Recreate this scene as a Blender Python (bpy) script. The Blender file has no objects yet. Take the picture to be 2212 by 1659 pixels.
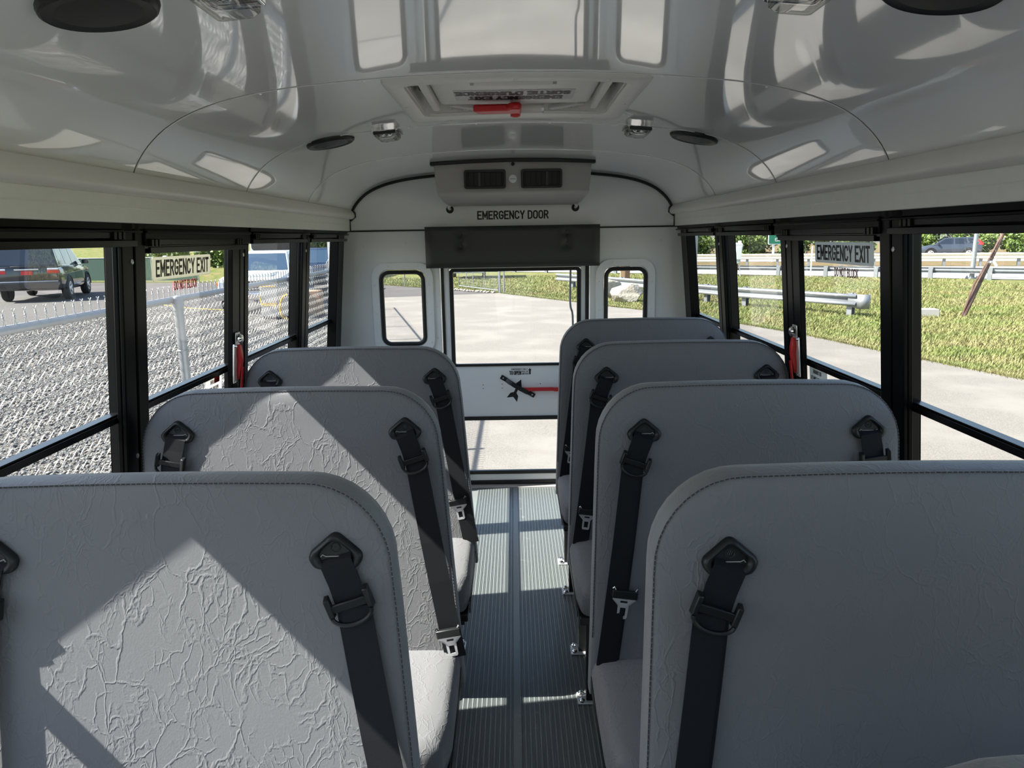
import bpy, bmesh, math, random
import numpy as np
from mathutils import Vector, Matrix
random.seed(7)
RNG = np.random.default_rng(7)
C = bpy.context.scene.collection
sc = bpy.context.scene
R = math.radians

# ------------------------------------------------------------------ camera, sky, sun, exposure
FPX, PITCH, YAW, ROLL = 1534.0, R(11.67), R(-0.27), R(-0.95)
cam_d = bpy.data.cameras.new('camera'); cam = bpy.data.objects.new('camera', cam_d); C.objects.link(cam)
cam_d.sensor_fit = 'HORIZONTAL'; cam_d.sensor_width = 36.0; cam_d.lens = 36.0 * FPX / 2212.0
cam_d.clip_start = 0.05; cam_d.clip_end = 600
_f = Vector((math.sin(YAW)*math.cos(PITCH), math.cos(YAW)*math.cos(PITCH), -math.sin(PITCH)))
_r = Vector((math.cos(YAW), -math.sin(YAW), 0)); _u = _r.cross(_f)
_r2 = math.cos(ROLL)*_r + math.sin(ROLL)*_u; _u2 = -math.sin(ROLL)*_r + math.cos(ROLL)*_u
cam.matrix_world = Matrix(((_r2.x, _u2.x, -_f.x, 0.004), (_r2.y, _u2.y, -_f.y, 0.0), (_r2.z, _u2.z, -_f.z, 1.44), (0, 0, 0, 1)))
sc.camera = cam
SUN_A, SUN_E = 0.15, 1.02
world = bpy.data.worlds.new('sky'); sc.world = world; world.use_nodes = True
_nt = world.node_tree; _nt.nodes.clear()
_sky = _nt.nodes.new('ShaderNodeTexSky'); _sky.sky_type = 'NISHITA'; _sky.sun_disc = False
_sky.sun_elevation = math.atan2(SUN_E, math.hypot(1, SUN_A)); _sky.sun_rotation = R(-95)
_sky.air_density = 1.0; _sky.dust_density = 1.6; _sky.ozone_density = 1.0
_bg = _nt.nodes.new('ShaderNodeBackground'); _bg.inputs[1].default_value = 0.15
_wo = _nt.nodes.new('ShaderNodeOutputWorld')
_nt.links.new(_sky.outputs[0], _bg.inputs[0]); _nt.links.new(_bg.outputs[0], _wo.inputs[0])
sun_d = bpy.data.lights.new('sun', 'SUN'); sun_d.energy = 7.2; sun_d.angle = R(0.55); sun_d.color = (1.0, 0.95, 0.87)
sun = bpy.data.objects.new('sun', sun_d); C.objects.link(sun); sun.location = (-20, -2, 22)
sun.rotation_euler = Vector((1, SUN_A, -SUN_E)).to_track_quat('-Z', 'Y').to_euler()
sc.view_settings.view_transform = 'Standard'; sc.view_settings.look = 'None'
sc.view_settings.gamma = 1.0; sc.view_settings.use_curve_mapping = False
sc.view_settings.exposure = 1.45
sc.cycles.max_bounces = 10; sc.cycles.transparent_max_bounces = 24
sc.cycles.use_denoising = True

ZF, ZG = -0.063, -0.75        # bus floor, ground

# ------------------------------------------------------------------ materials
def srgb(*c):
    return tuple(((v/255/12.92) if v/255 <= 0.04045 else ((v/255+0.055)/1.055)**2.4) for v in c)
MATS = {}
def mat(name, col, rough=0.5, metal=0.0, spec=0.5, coat=0.0, noise=None, bump=None, emit=None):
    """noise = (scale, amount, second colour); bump = (scale, distance, strength)"""
    m = bpy.data.materials.new(name); m.use_nodes = True; MATS[name] = m
    nt = m.node_tree; b = nt.nodes['Principled BSDF']
    b.inputs['Base Color'].default_value = (*col, 1); b.inputs['Roughness'].default_value = rough
    b.inputs['Metallic'].default_value = metal; b.inputs['Specular IOR Level'].default_value = spec
    b.inputs['Coat Weight'].default_value = coat; b.inputs['Coat Roughness'].default_value = 0.02
    tc = nt.nodes.new('ShaderNodeTexCoord')
    n = nt.nodes.new('ShaderNodeTexNoise'); nt.links.new(tc.outputs['Object'], n.inputs['Vector'])
    sc_, amt, c2 = noise or (40.0, 0.25, tuple(v*0.86 for v in col))
    n.inputs['Scale'].default_value = sc_; n.inputs['Detail'].default_value = 5
    mx = nt.nodes.new('ShaderNodeMix'); mx.data_type = 'RGBA'
    mx.inputs['A'].default_value = (*col, 1); mx.inputs['B'].default_value = (*c2, 1)
    rmp = nt.nodes.new('ShaderNodeMapRange'); rmp.inputs['From Min'].default_value = 0.35; rmp.inputs['From Max'].default_value = 0.7
    rmp.inputs['To Max'].default_value = amt
    nt.links.new(n.outputs['Fac'], rmp.inputs['Value']); nt.links.new(rmp.outputs['Result'], mx.inputs['Factor'])
    nt.links.new(mx.outputs['Result'], b.inputs['Base Color'])
    if bump:
        n2 = nt.nodes.new('ShaderNodeTexNoise'); n2.inputs['Scale'].default_value = bump[0]; n2.inputs['Detail'].default_value = 4
        nt.links.new(tc.outputs['Object'], n2.inputs['Vector'])
        bp = nt.nodes.new('ShaderNodeBump'); bp.inputs['Distance'].default_value = bump[1]; bp.inputs['Strength'].default_value = bump[2]
        nt.links.new(n2.outputs['Fac'], bp.inputs['Height']); nt.links.new(bp.outputs['Normal'], b.inputs['Normal'])
    return m
def node(nt, t, **kw):
    n = nt.nodes.new(t)
    for k, v in kw.items():
        if k in n.inputs: n.inputs[k].default_value = v
        else: setattr(n, k, v)
    return n

def vinyl_mat():
    m = mat('grey_vinyl', (0.168, 0.172, 0.182), rough=0.5, spec=0.3, noise=(5, 0.35, (0.154, 0.158, 0.168)))
    nt = m.node_tree; b = nt.nodes['Principled BSDF']; L = nt.links.new
    b.inputs['Sheen Weight'].default_value = 0.15; b.inputs['Sheen Roughness'].default_value = 0.5
    tc = nt.nodes['Texture Coordinate']
    mp = node(nt, 'ShaderNodeMapping'); L(tc.outputs['Object'], mp.inputs['Vector'])
    mp.inputs['Scale'].default_value = (1.25, 1.0, 0.8)
    d1 = node(nt, 'ShaderNodeTexNoise', Scale=10.0, Detail=5.0); L(mp.outputs[0], d1.inputs['Vector'])
    ad = node(nt, 'ShaderNodeVectorMath', operation='MULTIPLY_ADD'); L(d1.outputs['Color'], ad.inputs[0])
    ad.inputs[1].default_value = (0.13, 0.13, 0.13); L(mp.outputs[0], ad.inputs[2])
    hs = []
    for scale, lo, hi, ms, w in ((12.0, 0.0, 0.045, 6.0, 1.0), (21.0, 0.0, 0.065, 9.0, 0.85), (37.0, 0.0, 0.10, 14.0, 0.6)):
        v = node(nt, 'ShaderNodeTexVoronoi', feature='DISTANCE_TO_EDGE', Scale=scale); L(ad.outputs[0], v.inputs['Vector'])
        r = node(nt, 'ShaderNodeMapRange', interpolation_type='SMOOTHSTEP'); r.inputs['From Min'].default_value = lo
        r.inputs['From Max'].default_value = hi; r.inputs['To Min'].default_value = w; r.inputs['To Max'].default_value = 0
        L(v.outputs['Distance'], r.inputs['Value'])
        k = node(nt, 'ShaderNodeTexNoise', Scale=ms, Detail=2.0); L(mp.outputs[0], k.inputs['Vector'])
        kr = node(nt, 'ShaderNodeMapRange', interpolation_type='SMOOTHSTEP'); kr.inputs['From Min'].default_value = 0.43; kr.inputs['From Max'].default_value = 0.58
        L(k.outputs['Fac'], kr.inputs['Value'])
        mu = node(nt, 'ShaderNodeMath', operation='MULTIPLY'); L(r.outputs['Result'], mu.inputs[0]); L(kr.outputs['Result'], mu.inputs[1])
        hs.append(mu)
    a = node(nt, 'ShaderNodeMath', operation='MAXIMUM'); L(hs[0].outputs[0], a.inputs[0]); L(hs[1].outputs[0], a.inputs[1])
    a2 = node(nt, 'ShaderNodeMath', operation='MAXIMUM'); L(a.outputs[0], a2.inputs[0]); L(hs[2].outputs[0], a2.inputs[1])
    fn = node(nt, 'ShaderNodeTexNoise', Scale=330.0, Detail=2.0); L(tc.outputs['Object'], fn.inputs['Vector'])
    s = node(nt, 'ShaderNodeMath', operation='MULTIPLY_ADD'); L(fn.outputs['Fac'], s.inputs[0]); s.inputs[1].default_value = 0.32; L(a2.outputs[0], s.inputs[2])
    bp = node(nt, 'ShaderNodeBump', Strength=0.42, Distance=0.0016); L(s.outputs[0], bp.inputs['Height']); L(bp.outputs['Normal'], b.inputs['Normal'])
    return m
def glass_mat(name, tint, ior=1.45):
    m = bpy.data.materials.new(name); m.use_nodes = True; MATS[name] = m
    nt = m.node_tree; nt.nodes.clear()
    o = node(nt, 'ShaderNodeOutputMaterial'); t = node(nt, 'ShaderNodeBsdfTransparent', Color=(*tint, 1))
    g = node(nt, 'ShaderNodeBsdfGlossy', Roughness=0.0, Color=(0.95, 0.95, 0.95, 1))
    # thin pane: Schlick reflectance of both faces, the same from either side
    lw = node(nt, 'ShaderNodeLayerWeight', Blend=0.5); pw = node(nt, 'ShaderNodeMath', operation='POWER'); pw.inputs[1].default_value = 5.0
    fr = node(nt, 'ShaderNodeMath', operation='MULTIPLY_ADD', use_clamp=True); r0 = ((ior-1)/(ior+1))**2*1.9
    fr.inputs[1].default_value = 1-r0; fr.inputs[2].default_value = r0
    nt.links.new(lw.outputs['Facing'], pw.inputs[0]); nt.links.new(pw.outputs[0], fr.inputs[0])
    mx = node(nt, 'ShaderNodeMixShader')
    nt.links.new(fr.outputs[0], mx.inputs[0]); nt.links.new(t.outputs[0], mx.inputs[1]); nt.links.new(g.outputs[0], mx.inputs[2])
    nt.links.new(mx.outputs[0], o.inputs[0]); return m
def ground_mat(name, c1, c2, c3, s1, s2, bs, bd, bst):
    """two-scale mottled ground with relief"""
    m = mat(name, c1, rough=0.92, spec=0.15, noise=(s1, 0.9, c2), bump=(bs, bd, bst))
    nt = m.node_tree; b = nt.nodes['Principled BSDF']; mx0 = nt.nodes['Mix']
    tc = nt.nodes['Texture Coordinate']
    n = node(nt, 'ShaderNodeTexNoise', Scale=s2, Detail=6.0); nt.links.new(tc.outputs['Object'], n.inputs['Vector'])
    rm = node(nt, 'ShaderNodeMapRange'); rm.inputs['From Min'].default_value = 0.48; rm.inputs['From Max'].default_value = 0.66
    nt.links.new(n.outputs['Fac'], rm.inputs['Value'])
    mx = node(nt, 'ShaderNodeMix', data_type='RGBA'); mx.inputs['B'].default_value = (*c3, 1)
    nt.links.new(rm.outputs['Result'], mx.inputs['Factor']); nt.links.new(mx0.outputs['Result'], mx.inputs['A'])
    nt.links.new(mx.outputs['Result'], b.inputs['Base Color']); return m

VINYL = vinyl_mat()
CEIL = mat('glossy_white_ceiling', (0.92, 0.925, 0.915), rough=0.05, spec=0.6, coat=0.7, noise=(3, 0.2, (0.89, 0.895, 0.885)))
WHITE = mat('white_panel', (0.86, 0.87, 0.865), rough=0.16, spec=0.5, noise=(3, 0.2, (0.83, 0.84, 0.835)))
HEAD = mat('header_paint', (0.80, 0.80, 0.74), rough=0.45)
COVE = mat('cove_beige', (0.74, 0.72, 0.67), rough=0.38, noise=(20, 0.2, (0.70, 0.68, 0.63)))
BLACK = mat('black_aluminium', (0.003, 0.003, 0.0034), rough=0.3, spec=0.09)
BLACKLITE = mat('black_sash', (0.006, 0.006, 0.0065), rough=0.25, spec=0.2)
RUBBER = mat('black_rubber', (0.010, 0.010, 0.010), rough=0.5)
PLASTIC = mat('black_plastic', (0.010, 0.011, 0.012), rough=0.4, spec=0.4)
INNER = mat('deep_black_plastic', (0.006, 0.006, 0.006), rough=0.5)
BELT = mat('black_webbing', (0.008, 0.009, 0.012), rough=0.65, spec=0.25, noise=(160, 0.5, (0.006, 0.007, 0.009)), bump=(900, 0.0005, 0.4))
STITCH = mat('dark_thread', (0.035, 0.036, 0.040), rough=0.8)
STEEL = mat('bright_steel', (0.72, 0.73, 0.75), rough=0.28, metal=0.55)
CHROME = mat('chrome', (0.85, 0.85, 0.86), rough=0.08, metal=1.0)
GALV = mat('galvanised_steel', (0.25, 0.263, 0.275), rough=0.45, metal=0.45, noise=(30, 0.4, (0.20, 0.212, 0.225)))
WIRE = mat('galvanised_wire', (0.31, 0.315, 0.32), rough=0.5, metal=0.2, spec=0.4)
RED = mat('red_plastic', (0.60, 0.018, 0.022), rough=0.35)
REDPAINT = mat('red_paint', (0.55, 0.03, 0.03), rough=0.3)
BOXGREY = mat('grey_textured_plastic', (0.40, 0.385, 0.365), rough=0.5, noise=(200, 0.3, (0.37, 0.355, 0.335)), bump=(350, 0.0005, 0.3))
PADV = mat('charcoal_vinyl', (0.034, 0.037, 0.037), rough=0.42, bump=(300, 0.0005, 0.3))
CREAM = mat('cream_plastic', (0.70, 0.69, 0.65), rough=0.4)
SIGNGREY = mat('silver_label', (0.50, 0.50, 0.49), rough=0.4)
LETTER = mat('black_lettering', (0.008, 0.008, 0.008), rough=0.5)
LETTER_OLIVE = mat('olive_lettering', (0.075, 0.075, 0.055), rough=0.5)
LETTER_GREY = mat('grey_lettering', (0.05, 0.05, 0.052), rough=0.5)
DECAL = mat('pale_decal', (0.42, 0.42, 0.36), rough=0.5)
DECAL2 = mat('grey_decal', (0.62, 0.62, 0.60), rough=0.5)
def translucent(m, col, k):
    nt = m.node_tree; o = nt.nodes['Material Output']; t = nt.nodes.new('ShaderNodeBsdfTranslucent'); t.inputs[0].default_value = (*col, 1)
    mx = nt.nodes.new('ShaderNodeMixShader'); mx.inputs[0].default_value = k
    nt.links.new(nt.nodes['Principled BSDF'].outputs[0], mx.inputs[1]); nt.links.new(t.outputs[0], mx.inputs[2]); nt.links.new(mx.outputs[0], o.inputs[0])
translucent(DECAL, (0.62, 0.62, 0.54), 0.5); translucent(DECAL2, (0.85, 0.84, 0.80), 0.55)
REDLET = mat('red_lettering', (0.65, 0.03, 0.03), rough=0.5)
MAROON = mat('maroon_lettering', (0.25, 0.10, 0.10), rough=0.5)
FLOORM = mat('black_rubber_floor', (0.17, 0.19, 0.19), rough=0.36, spec=0.6)
LENS = glass_mat('clear_lens', (0.80, 0.80, 0.78), 1.5)
GLASS = glass_mat('window_glass', (0.93, 0.95, 0.94), 1.45)
DARKGLASS = mat('dark_tinted_glass', (0.015, 0.02, 0.028), rough=0.03, spec=0.8)
BLUEGLASS = mat('blue_tinted_glass', (0.03, 0.06, 0.10), rough=0.03, spec=0.9)
BLACKPAINT = mat('black_car_paint', (0.008, 0.010, 0.014), rough=0.12, coat=0.8)
WHITEPAINT = mat('white_car_paint', (0.62, 0.64, 0.67), rough=0.2, coat=0.5)
BLUEPAINT = mat('slate_blue_car_paint', (0.040, 0.050, 0.068), rough=0.2, coat=0.6)
NAVYPAINT = mat('navy_car_paint', (0.012, 0.025, 0.06), rough=0.2, coat=0.6)
TYRE = mat('tyre_rubber', (0.012, 0.012, 0.012), rough=0.8)
LAMPRED = mat('tail_lamp_red', (0.55, 0.03, 0.03), rough=0.15)
LAMPWHITE = mat('lamp_white', (0.7, 0.72, 0.75), rough=0.12)
ORANGE = mat('orange_plastic', (0.75, 0.16, 0.03), rough=0.5)
YELLOW = mat('yellow_paint', (0.75, 0.45, 0.05), rough=0.6)
TAN = mat('tan_board', (0.42, 0.26, 0.15), rough=0.8)
CONC = mat('pale_concrete', (0.30, 0.29, 0.265), rough=0.85, noise=(12, 0.5, (0.24, 0.23, 0.21)), bump=(60, 0.004, 0.5))
RUST = mat('rusty_brown_steel', (0.075, 0.034, 0.024), rough=0.7, noise=(9, 0.8, (0.14, 0.085, 0.065)))
WOOD = mat('brown_wood', (0.13, 0.075, 0.045), rough=0.85, noise=(14, 0.6, (0.08, 0.05, 0.03)))
SIGNGREEN = mat('sign_green', (0.0, 0.16, 0.09), rough=0.4)
SIGNWHITE = mat('sign_white', (0.8, 0.8, 0.8), rough=0.4)
PRIVACY = mat('dark_green_mesh_screen', (0.012, 0.045, 0.032), rough=0.8)
CABINET = mat('pale_grey_cabinet', (0.50, 0.52, 0.50), rough=0.4)
ROCK = mat('pale_boulder', (0.40, 0.365, 0.30), rough=0.9, noise=(5, 0.8, (0.25, 0.215, 0.165)), bump=(14, 0.03, 0.7))
RAILWHITE = mat('weathered_rail', (0.55, 0.53, 0.45), rough=0.5, noise=(2, 0.6, (0.60, 0.52, 0.40)))
ASPH = ground_mat('pale_asphalt', (0.208, 0.193, 0.171), (0.105, 0.098, 0.088), (0.200, 0.187, 0.167), 110, 1.0, 150, 0.004, 0.35)
DARKASPH = ground_mat('dark_asphalt', (0.088, 0.082, 0.079), (0.072, 0.067, 0.065), (0.10, 0.093, 0.09), 50, 0.8, 90, 0.006, 0.5)
CONCROAD = ground_mat('pale_highway', (0.28, 0.268, 0.248), (0.25, 0.238, 0.22), (0.31, 0.30, 0.275), 30, 0.6, 60, 0.004, 0.4)
GRASSM = ground_mat('mown_grass', (0.12, 0.14, 0.038), (0.20, 0.16, 0.075), (0.08, 0.115, 0.025), 1.1, 3.2, 22, 0.05, 0.9)
BLADE = mat('grass_blade', (0.130, 0.166, 0.038), rough=0.7, noise=(0.9, 0.95, (0.22, 0.185, 0.080)))
GRAVEL = ground_mat('gravel_ground', (0.12, 0.114, 0.105), (0.045, 0.043, 0.041), (0.18, 0.173, 0.162), 26, 55, 30, 0.04, 1.0)
STONE = mat('gravel_stone', (0.265, 0.25, 0.225), rough=0.9, noise=(19, 0.95, (0.055, 0.052, 0.05)))
LEAF = mat('leaf_green', (0.06, 0.11, 0.02), rough=0.6, noise=(0.9, 0.95, (0.15, 0.21, 0.04)))
LEAFDARK = mat('leaf_dark_green', (0.030, 0.058, 0.016), rough=0.6, noise=(0.8, 0.9, (0.07, 0.11, 0.026)))
BARK = mat('bark', (0.13, 0.10, 0.075), rough=0.9)
LITTER = ground_mat('leaf_litter', (0.20, 0.135, 0.075), (0.13, 0.10, 0.055), (0.10, 0.115, 0.035), 4, 1.2, 20, 0.06, 0.8)

# floor scuffs: pale worn dirt in the aisle
def scuff_floor():
    m = FLOORM; nt = m.node_tree; b = nt.nodes['Principled BSDF']; mx0 = nt.nodes['Mix']; L = nt.links.new
    tc = nt.nodes['Texture Coordinate']
    sep = node(nt, 'ShaderNodeSeparateXYZ'); L(tc.outputs['Object'], sep.inputs[0])
    n = node(nt, 'ShaderNodeTexNoise', Scale=26.0, Detail=6.0, Roughness=0.7); L(tc.outputs['Object'], n.inputs['Vector'])
    rm = node(nt, 'ShaderNodeMapRange'); rm.inputs['From Min'].default_value = 0.60; rm.inputs['From Max'].default_value = 0.70
    L(n.outputs['Fac'], rm.inputs['Value'])
    sx = node(nt, 'ShaderNodeMath', operation='SUBTRACT'); L(sep.outputs['X'], sx.inputs[0]); sx.inputs[1].default_value = 0.045
    ab = node(nt, 'ShaderNodeMath', operation='ABSOLUTE'); L(sx.outputs[0], ab.inputs[0])
    rr = node(nt, 'ShaderNodeMapRange'); rr.inputs['From Min'].default_value = 0.015; rr.inputs['From Max'].default_value = 0.05
    rr.inputs['To Min'].default_value = 0.75; rr.inputs['To Max'].default_value = 0.06; L(ab.outputs[0], rr.inputs['Value'])
    mu = node(nt, 'ShaderNodeMath', operation='MULTIPLY'); L(rm.outputs['Result'], mu.inputs[0]); L(rr.outputs['Result'], mu.inputs[1])
    mx = node(nt, 'ShaderNodeMix', data_type='RGBA'); mx.inputs['B'].default_value = (0.42, 0.42, 0.40, 1)
    L(mu.outputs[0], mx.inputs['Factor']); L(mx0.outputs['Result'], mx.inputs['A']); L(mx.outputs['Result'], b.inputs['Base Color'])
scuff_floor()

# ------------------------------------------------------------------ mesh helpers
def wl(o):
    v = Vector((0, 0, 0))
    while o: v += o.location; o = o.parent
    return v
def tag(o, label=None, cat=None, group=None, kind=None):
    for k, v in (('label', label), ('category', cat), ('group', group), ('kind', kind)):
        if v: o[k] = v
    return o
class MB:
    def __init__(s): s.v = []; s.f = []
    def add(s, vs, fs):
        n = len(s.v); s.v += [tuple(p) for p in vs]; s.f += [tuple(i+n for i in q) for q in fs]; return s
    def hexa(s, p):
        return s.add(p, [(0,3,2,1),(4,5,6,7),(0,1,5,4),(1,2,6,5),(2,3,7,6),(3,0,4,7)])
    def box(s, x0, x1, y0, y1, z0, z1, M=None):
        p = [(x0,y0,z0),(x1,y0,z0),(x1,y1,z0),(x0,y1,z0),(x0,y0,z1),(x1,y0,z1),(x1,y1,z1),(x0,y1,z1)]
        if M: p = [M(*q) for q in p]
        return s.hexa(p)
    def loft(s, rings, close=True, caps=True):
        n = len(rings[0]); vs = [p for r in rings for p in r]; fs = []
        for i in range(len(rings)-1):
            for j in range(n if close else n-1):
                k = (j+1) % n; fs.append((i*n+j, i*n+k, (i+1)*n+k, (i+1)*n+j))
        if caps and close: fs += [tuple(range(n))[::-1], tuple((len(rings)-1)*n+j for j in range(n))]
        return s.add(vs, fs)
    def tube(s, pts, r, n=8, caps=True, closed=False, sq=None):
        pts = [Vector(p) for p in pts]; rings = []; N = len(pts); up = None
        for i, p in enumerate(pts):
            a = pts[(i-1) % N] if (closed or i) else p; b = pts[(i+1) % N] if (closed or i < N-1) else p
            t = (b-a).normalized()
            if up is None:
                up = Vector((0, 0, 1)) if abs(t.z) < 0.9 else Vector((1, 0, 0))
            x = t.cross(up).normalized(); up = x.cross(t).normalized()
            rr = r[i] if isinstance(r, (list, tuple)) else r
            sx, sy = (sq or (1, 1))
            rings.append([p + rr*(math.cos(2*math.pi*k/n)*x*sx + math.sin(2*math.pi*k/n)*up*sy) for k in range(n)])
        if closed: rings.append(rings[0])
        return s.loft(rings, True, caps and not closed)
    def prism(s, poly, fa, fb):
        """poly 2-D; fa/fb map a 2-D point to the two 3-D faces"""
        n = len(poly); vs = [fa(*p) for p in poly]+[fb(*p) for p in poly]
        return s.add(vs, [tuple(range(n)), tuple(range(2*n-1, n-1, -1))]+[(i, i+n, (i+1) % n+n, (i+1) % n) for i in range(n)])
    def ring(s, outer, inner, fa, fb):
        n = len(outer); vs = [fa(*p) for p in outer]+[fa(*p) for p in inner]+[fb(*p) for p in outer]+[fb(*p) for p in inner]; fs = []
        for i in range(n):
            j = (i+1) % n
            fs += [(i, j, n+j, n+i), (2*n+i, 3*n+i, 3*n+j, 2*n+j), (i, 2*n+i, 2*n+j, j), (n+i, n+j, 3*n+j, 3*n+i)]
        return s.add(vs, fs)
    def lathe(s, prof, c, axis='z', n=24):
        rings = []
        for r, h in prof:
            ring = []
            for k in range(n):
                a, b = r*math.cos(2*math.pi*k/n), r*math.sin(2*math.pi*k/n)
                q = {'z': (a, b, h), 'y': (a, h, b), 'x': (h, a, b)}[axis]
                ring.append((c[0]+q[0], c[1]+q[1], c[2]+q[2]))
            rings.append(ring)
        return s.loft(rings)
    def build(s, name, m, parent=None, smooth=False, bevel=0, kind=None, local=False, seg=2, fix=True, angle=35):
        me = bpy.data.meshes.new(name); o = bpy.data.objects.new(name, me); C.objects.link(o)
        off = Vector((0, 0, 0))
        if parent is not None:
            o.parent = parent
            if not local: off = wl(parent)
        elif not local and kind != 'structure':
            a = np.array(s.v); off = Vector((float((a[:,0].min()+a[:,0].max())/2), float((a[:,1].min()+a[:,1].max())/2), float(a[:,2].min())))
            o.location = off
        me.from_pydata([(p[0]-off.x, p[1]-off.y, p[2]-off.z) for p in s.v], [], s.f)
        if fix:
            bm = bmesh.new(); bm.from_mesh(me); bmesh.ops.recalc_face_normals(bm, faces=bm.faces); bm.to_mesh(me); bm.free()
        me.materials.append(m)
        if smooth:
            me.polygons.foreach_set('use_smooth', [True]*len(me.polygons))
            me.set_sharp_from_angle(angle=R(angle))
        if bevel:
            b = o.modifiers.new('bevel', 'BEVEL'); b.width = bevel; b.segments = seg; b.limit_method = 'ANGLE'; b.angle_limit = R(40); b.harden_normals = False
            if not smooth:
                me.polygons.foreach_set('use_smooth', [True]*len(me.polygons)); me.set_sharp_from_angle(angle=R(60))
        if kind: o['kind'] = kind
        return o
def empty(name, loc, label=None, cat=None, group=None, kind=None, rz=0):
    o = bpy.data.objects.new(name, None); C.objects.link(o); o.location = loc; o.rotation_euler = (0, 0, rz); o.empty_display_size = 0.1
    return tag(o, label, cat, group, kind)
def copy_tree(o, parent=None):
    c = o.copy(); C.objects.link(c); c.parent = parent
    for ch in list(o.children): copy_tree(ch, c)
    return c
def rrect(x0, x1, z0, z1, r, n=6):
    pts = []
    for cx, cz, a0 in ((x1-r, z1-r, 0), (x0+r, z1-r, 90), (x0+r, z0+r, 180), (x1-r, z0+r, 270)):
        for k in range(n+1):
            a = R(a0+90*k/n); pts.append((cx+r*math.cos(a), cz+r*math.sin(a)))
    return pts
def circ(cx, cz, r, n=20): return [(cx+r*math.cos(2*math.pi*k/n), cz+r*math.sin(2*math.pi*k/n)) for k in range(n)]
def spline(pts, n):
    """Catmull-Rom through pts, n samples a span"""
    P = [Vector(p) for p in pts]; P = [2*P[0]-P[1]]+P+[2*P[-1]-P[-2]]; out = []
    for i in range(1, len(P)-2):
        for k in range(n):
            t = k/n; a, b, c, d = P[i-1:i+3]
            out.append(0.5*((2*b)+(c-a)*t+(2*a-5*b+4*c-d)*t*t+(3*b-a-3*c+d)*t**3))
    out.append(P[-2]); return out
def _arc(cx, cy, rx, ry, a0, a1, n=6): return [(cx+rx*math.cos(R(a0+(a1-a0)*k/n)), cy+ry*math.sin(R(a0+(a1-a0)*k/n))) for k in range(n+1)]
SHARP = 0.5
GLYPH = {   # condensed sign letters as strokes in a box 0.5 wide and 1 high
    'A': [[(0, 0), (.25, 1), (.5, 0)], [(.09, .32), (.41, .32)]],
    'B': [[(0, 0), (0, 1), (.28, 1)]+_arc(.28, .76, .2, .24, 90, -90)+[(0, .52)], [(.28, .52)]+_arc(.28, .26, .22, .26, 90, -90)+[(0, 0)]],
    'C': [_arc(.25, .75, .25, .25, 10, 180)+_arc(.25, .25, .25, .25, 180, 350)],
    'D': [[(0, 0), (0, 1), (.22, 1)]+_arc(.22, .72, .28, .28, 90, 0)+_arc(.22, .28, .28, .28, 0, -90)+[(0, 0)]],
    'E': [[(.46, 1), (0, 1), (0, 0), (.46, 0)], [(0, .52), (.38, .52)]], 'F': [[(.46, 1), (0, 1), (0, 0)], [(0, .52), (.38, .52)]],
    'G': [_arc(.25, .75, .25, .25, 10, 180)+_arc(.25, .25, .25, .25, 180, 360)+[(.5, .47), (.28, .47)]],
    'H': [[(0, 0), (0, 1)], [(.5, 0), (.5, 1)], [(0, .52), (.5, .52)]], 'I': [[(0, 0), (0, 1)]],
    'K': [[(0, 0), (0, 1)], [(.5, 1), (0, .40)], [(.16, .58), (.5, 0)]], 'L': [[(0, 1), (0, 0), (.44, 0)]],
    'M': [[(0, 0), (0, 1), (.3, .28), (.6, 1), (.6, 0)]], 'N': [[(0, 0), (0, 1), (.5, 0), (.5, 1)]],
    'O': [_arc(.25, .75, .25, .25, 0, 180)+_arc(.25, .25, .25, .25, 180, 360)+[(.5, .75)]],
    'P': [[(0, 0), (0, 1), (.25, 1)]+_arc(.25, .73, .25, .27, 90, -90)+[(0, .46)]],
    'R': [[(0, 0), (0, 1), (.25, 1)]+_arc(.25, .75, .24, .25, 90, -90)+[(0, .5)], [(.24, .5), (.5, 0)]],
    'S': [_arc(.25, .75, .24, .25, 15, 270)+_arc(.25, .25, .25, .25, 90, -165)],
    'T': [[(0, 1), (.5, 1)], [(.25, 1), (.25, 0)]], 'U': [[(0, 1), (0, .25)]+_arc(.25, .25, .25, .25, 180, 360)+[(.5, 1)]],
    'X': [[(0, 0), (.5, 1)], [(0, 1), (.5, 0)]], 'Y': [[(0, 1), (.25, .45), (.5, 1)], [(.25, .45), (.25, 0)]],
    "'": [[(0.02, 1), (0, .78)]], ',': [[(0.04, .06), (0, -.12)]]}
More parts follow.
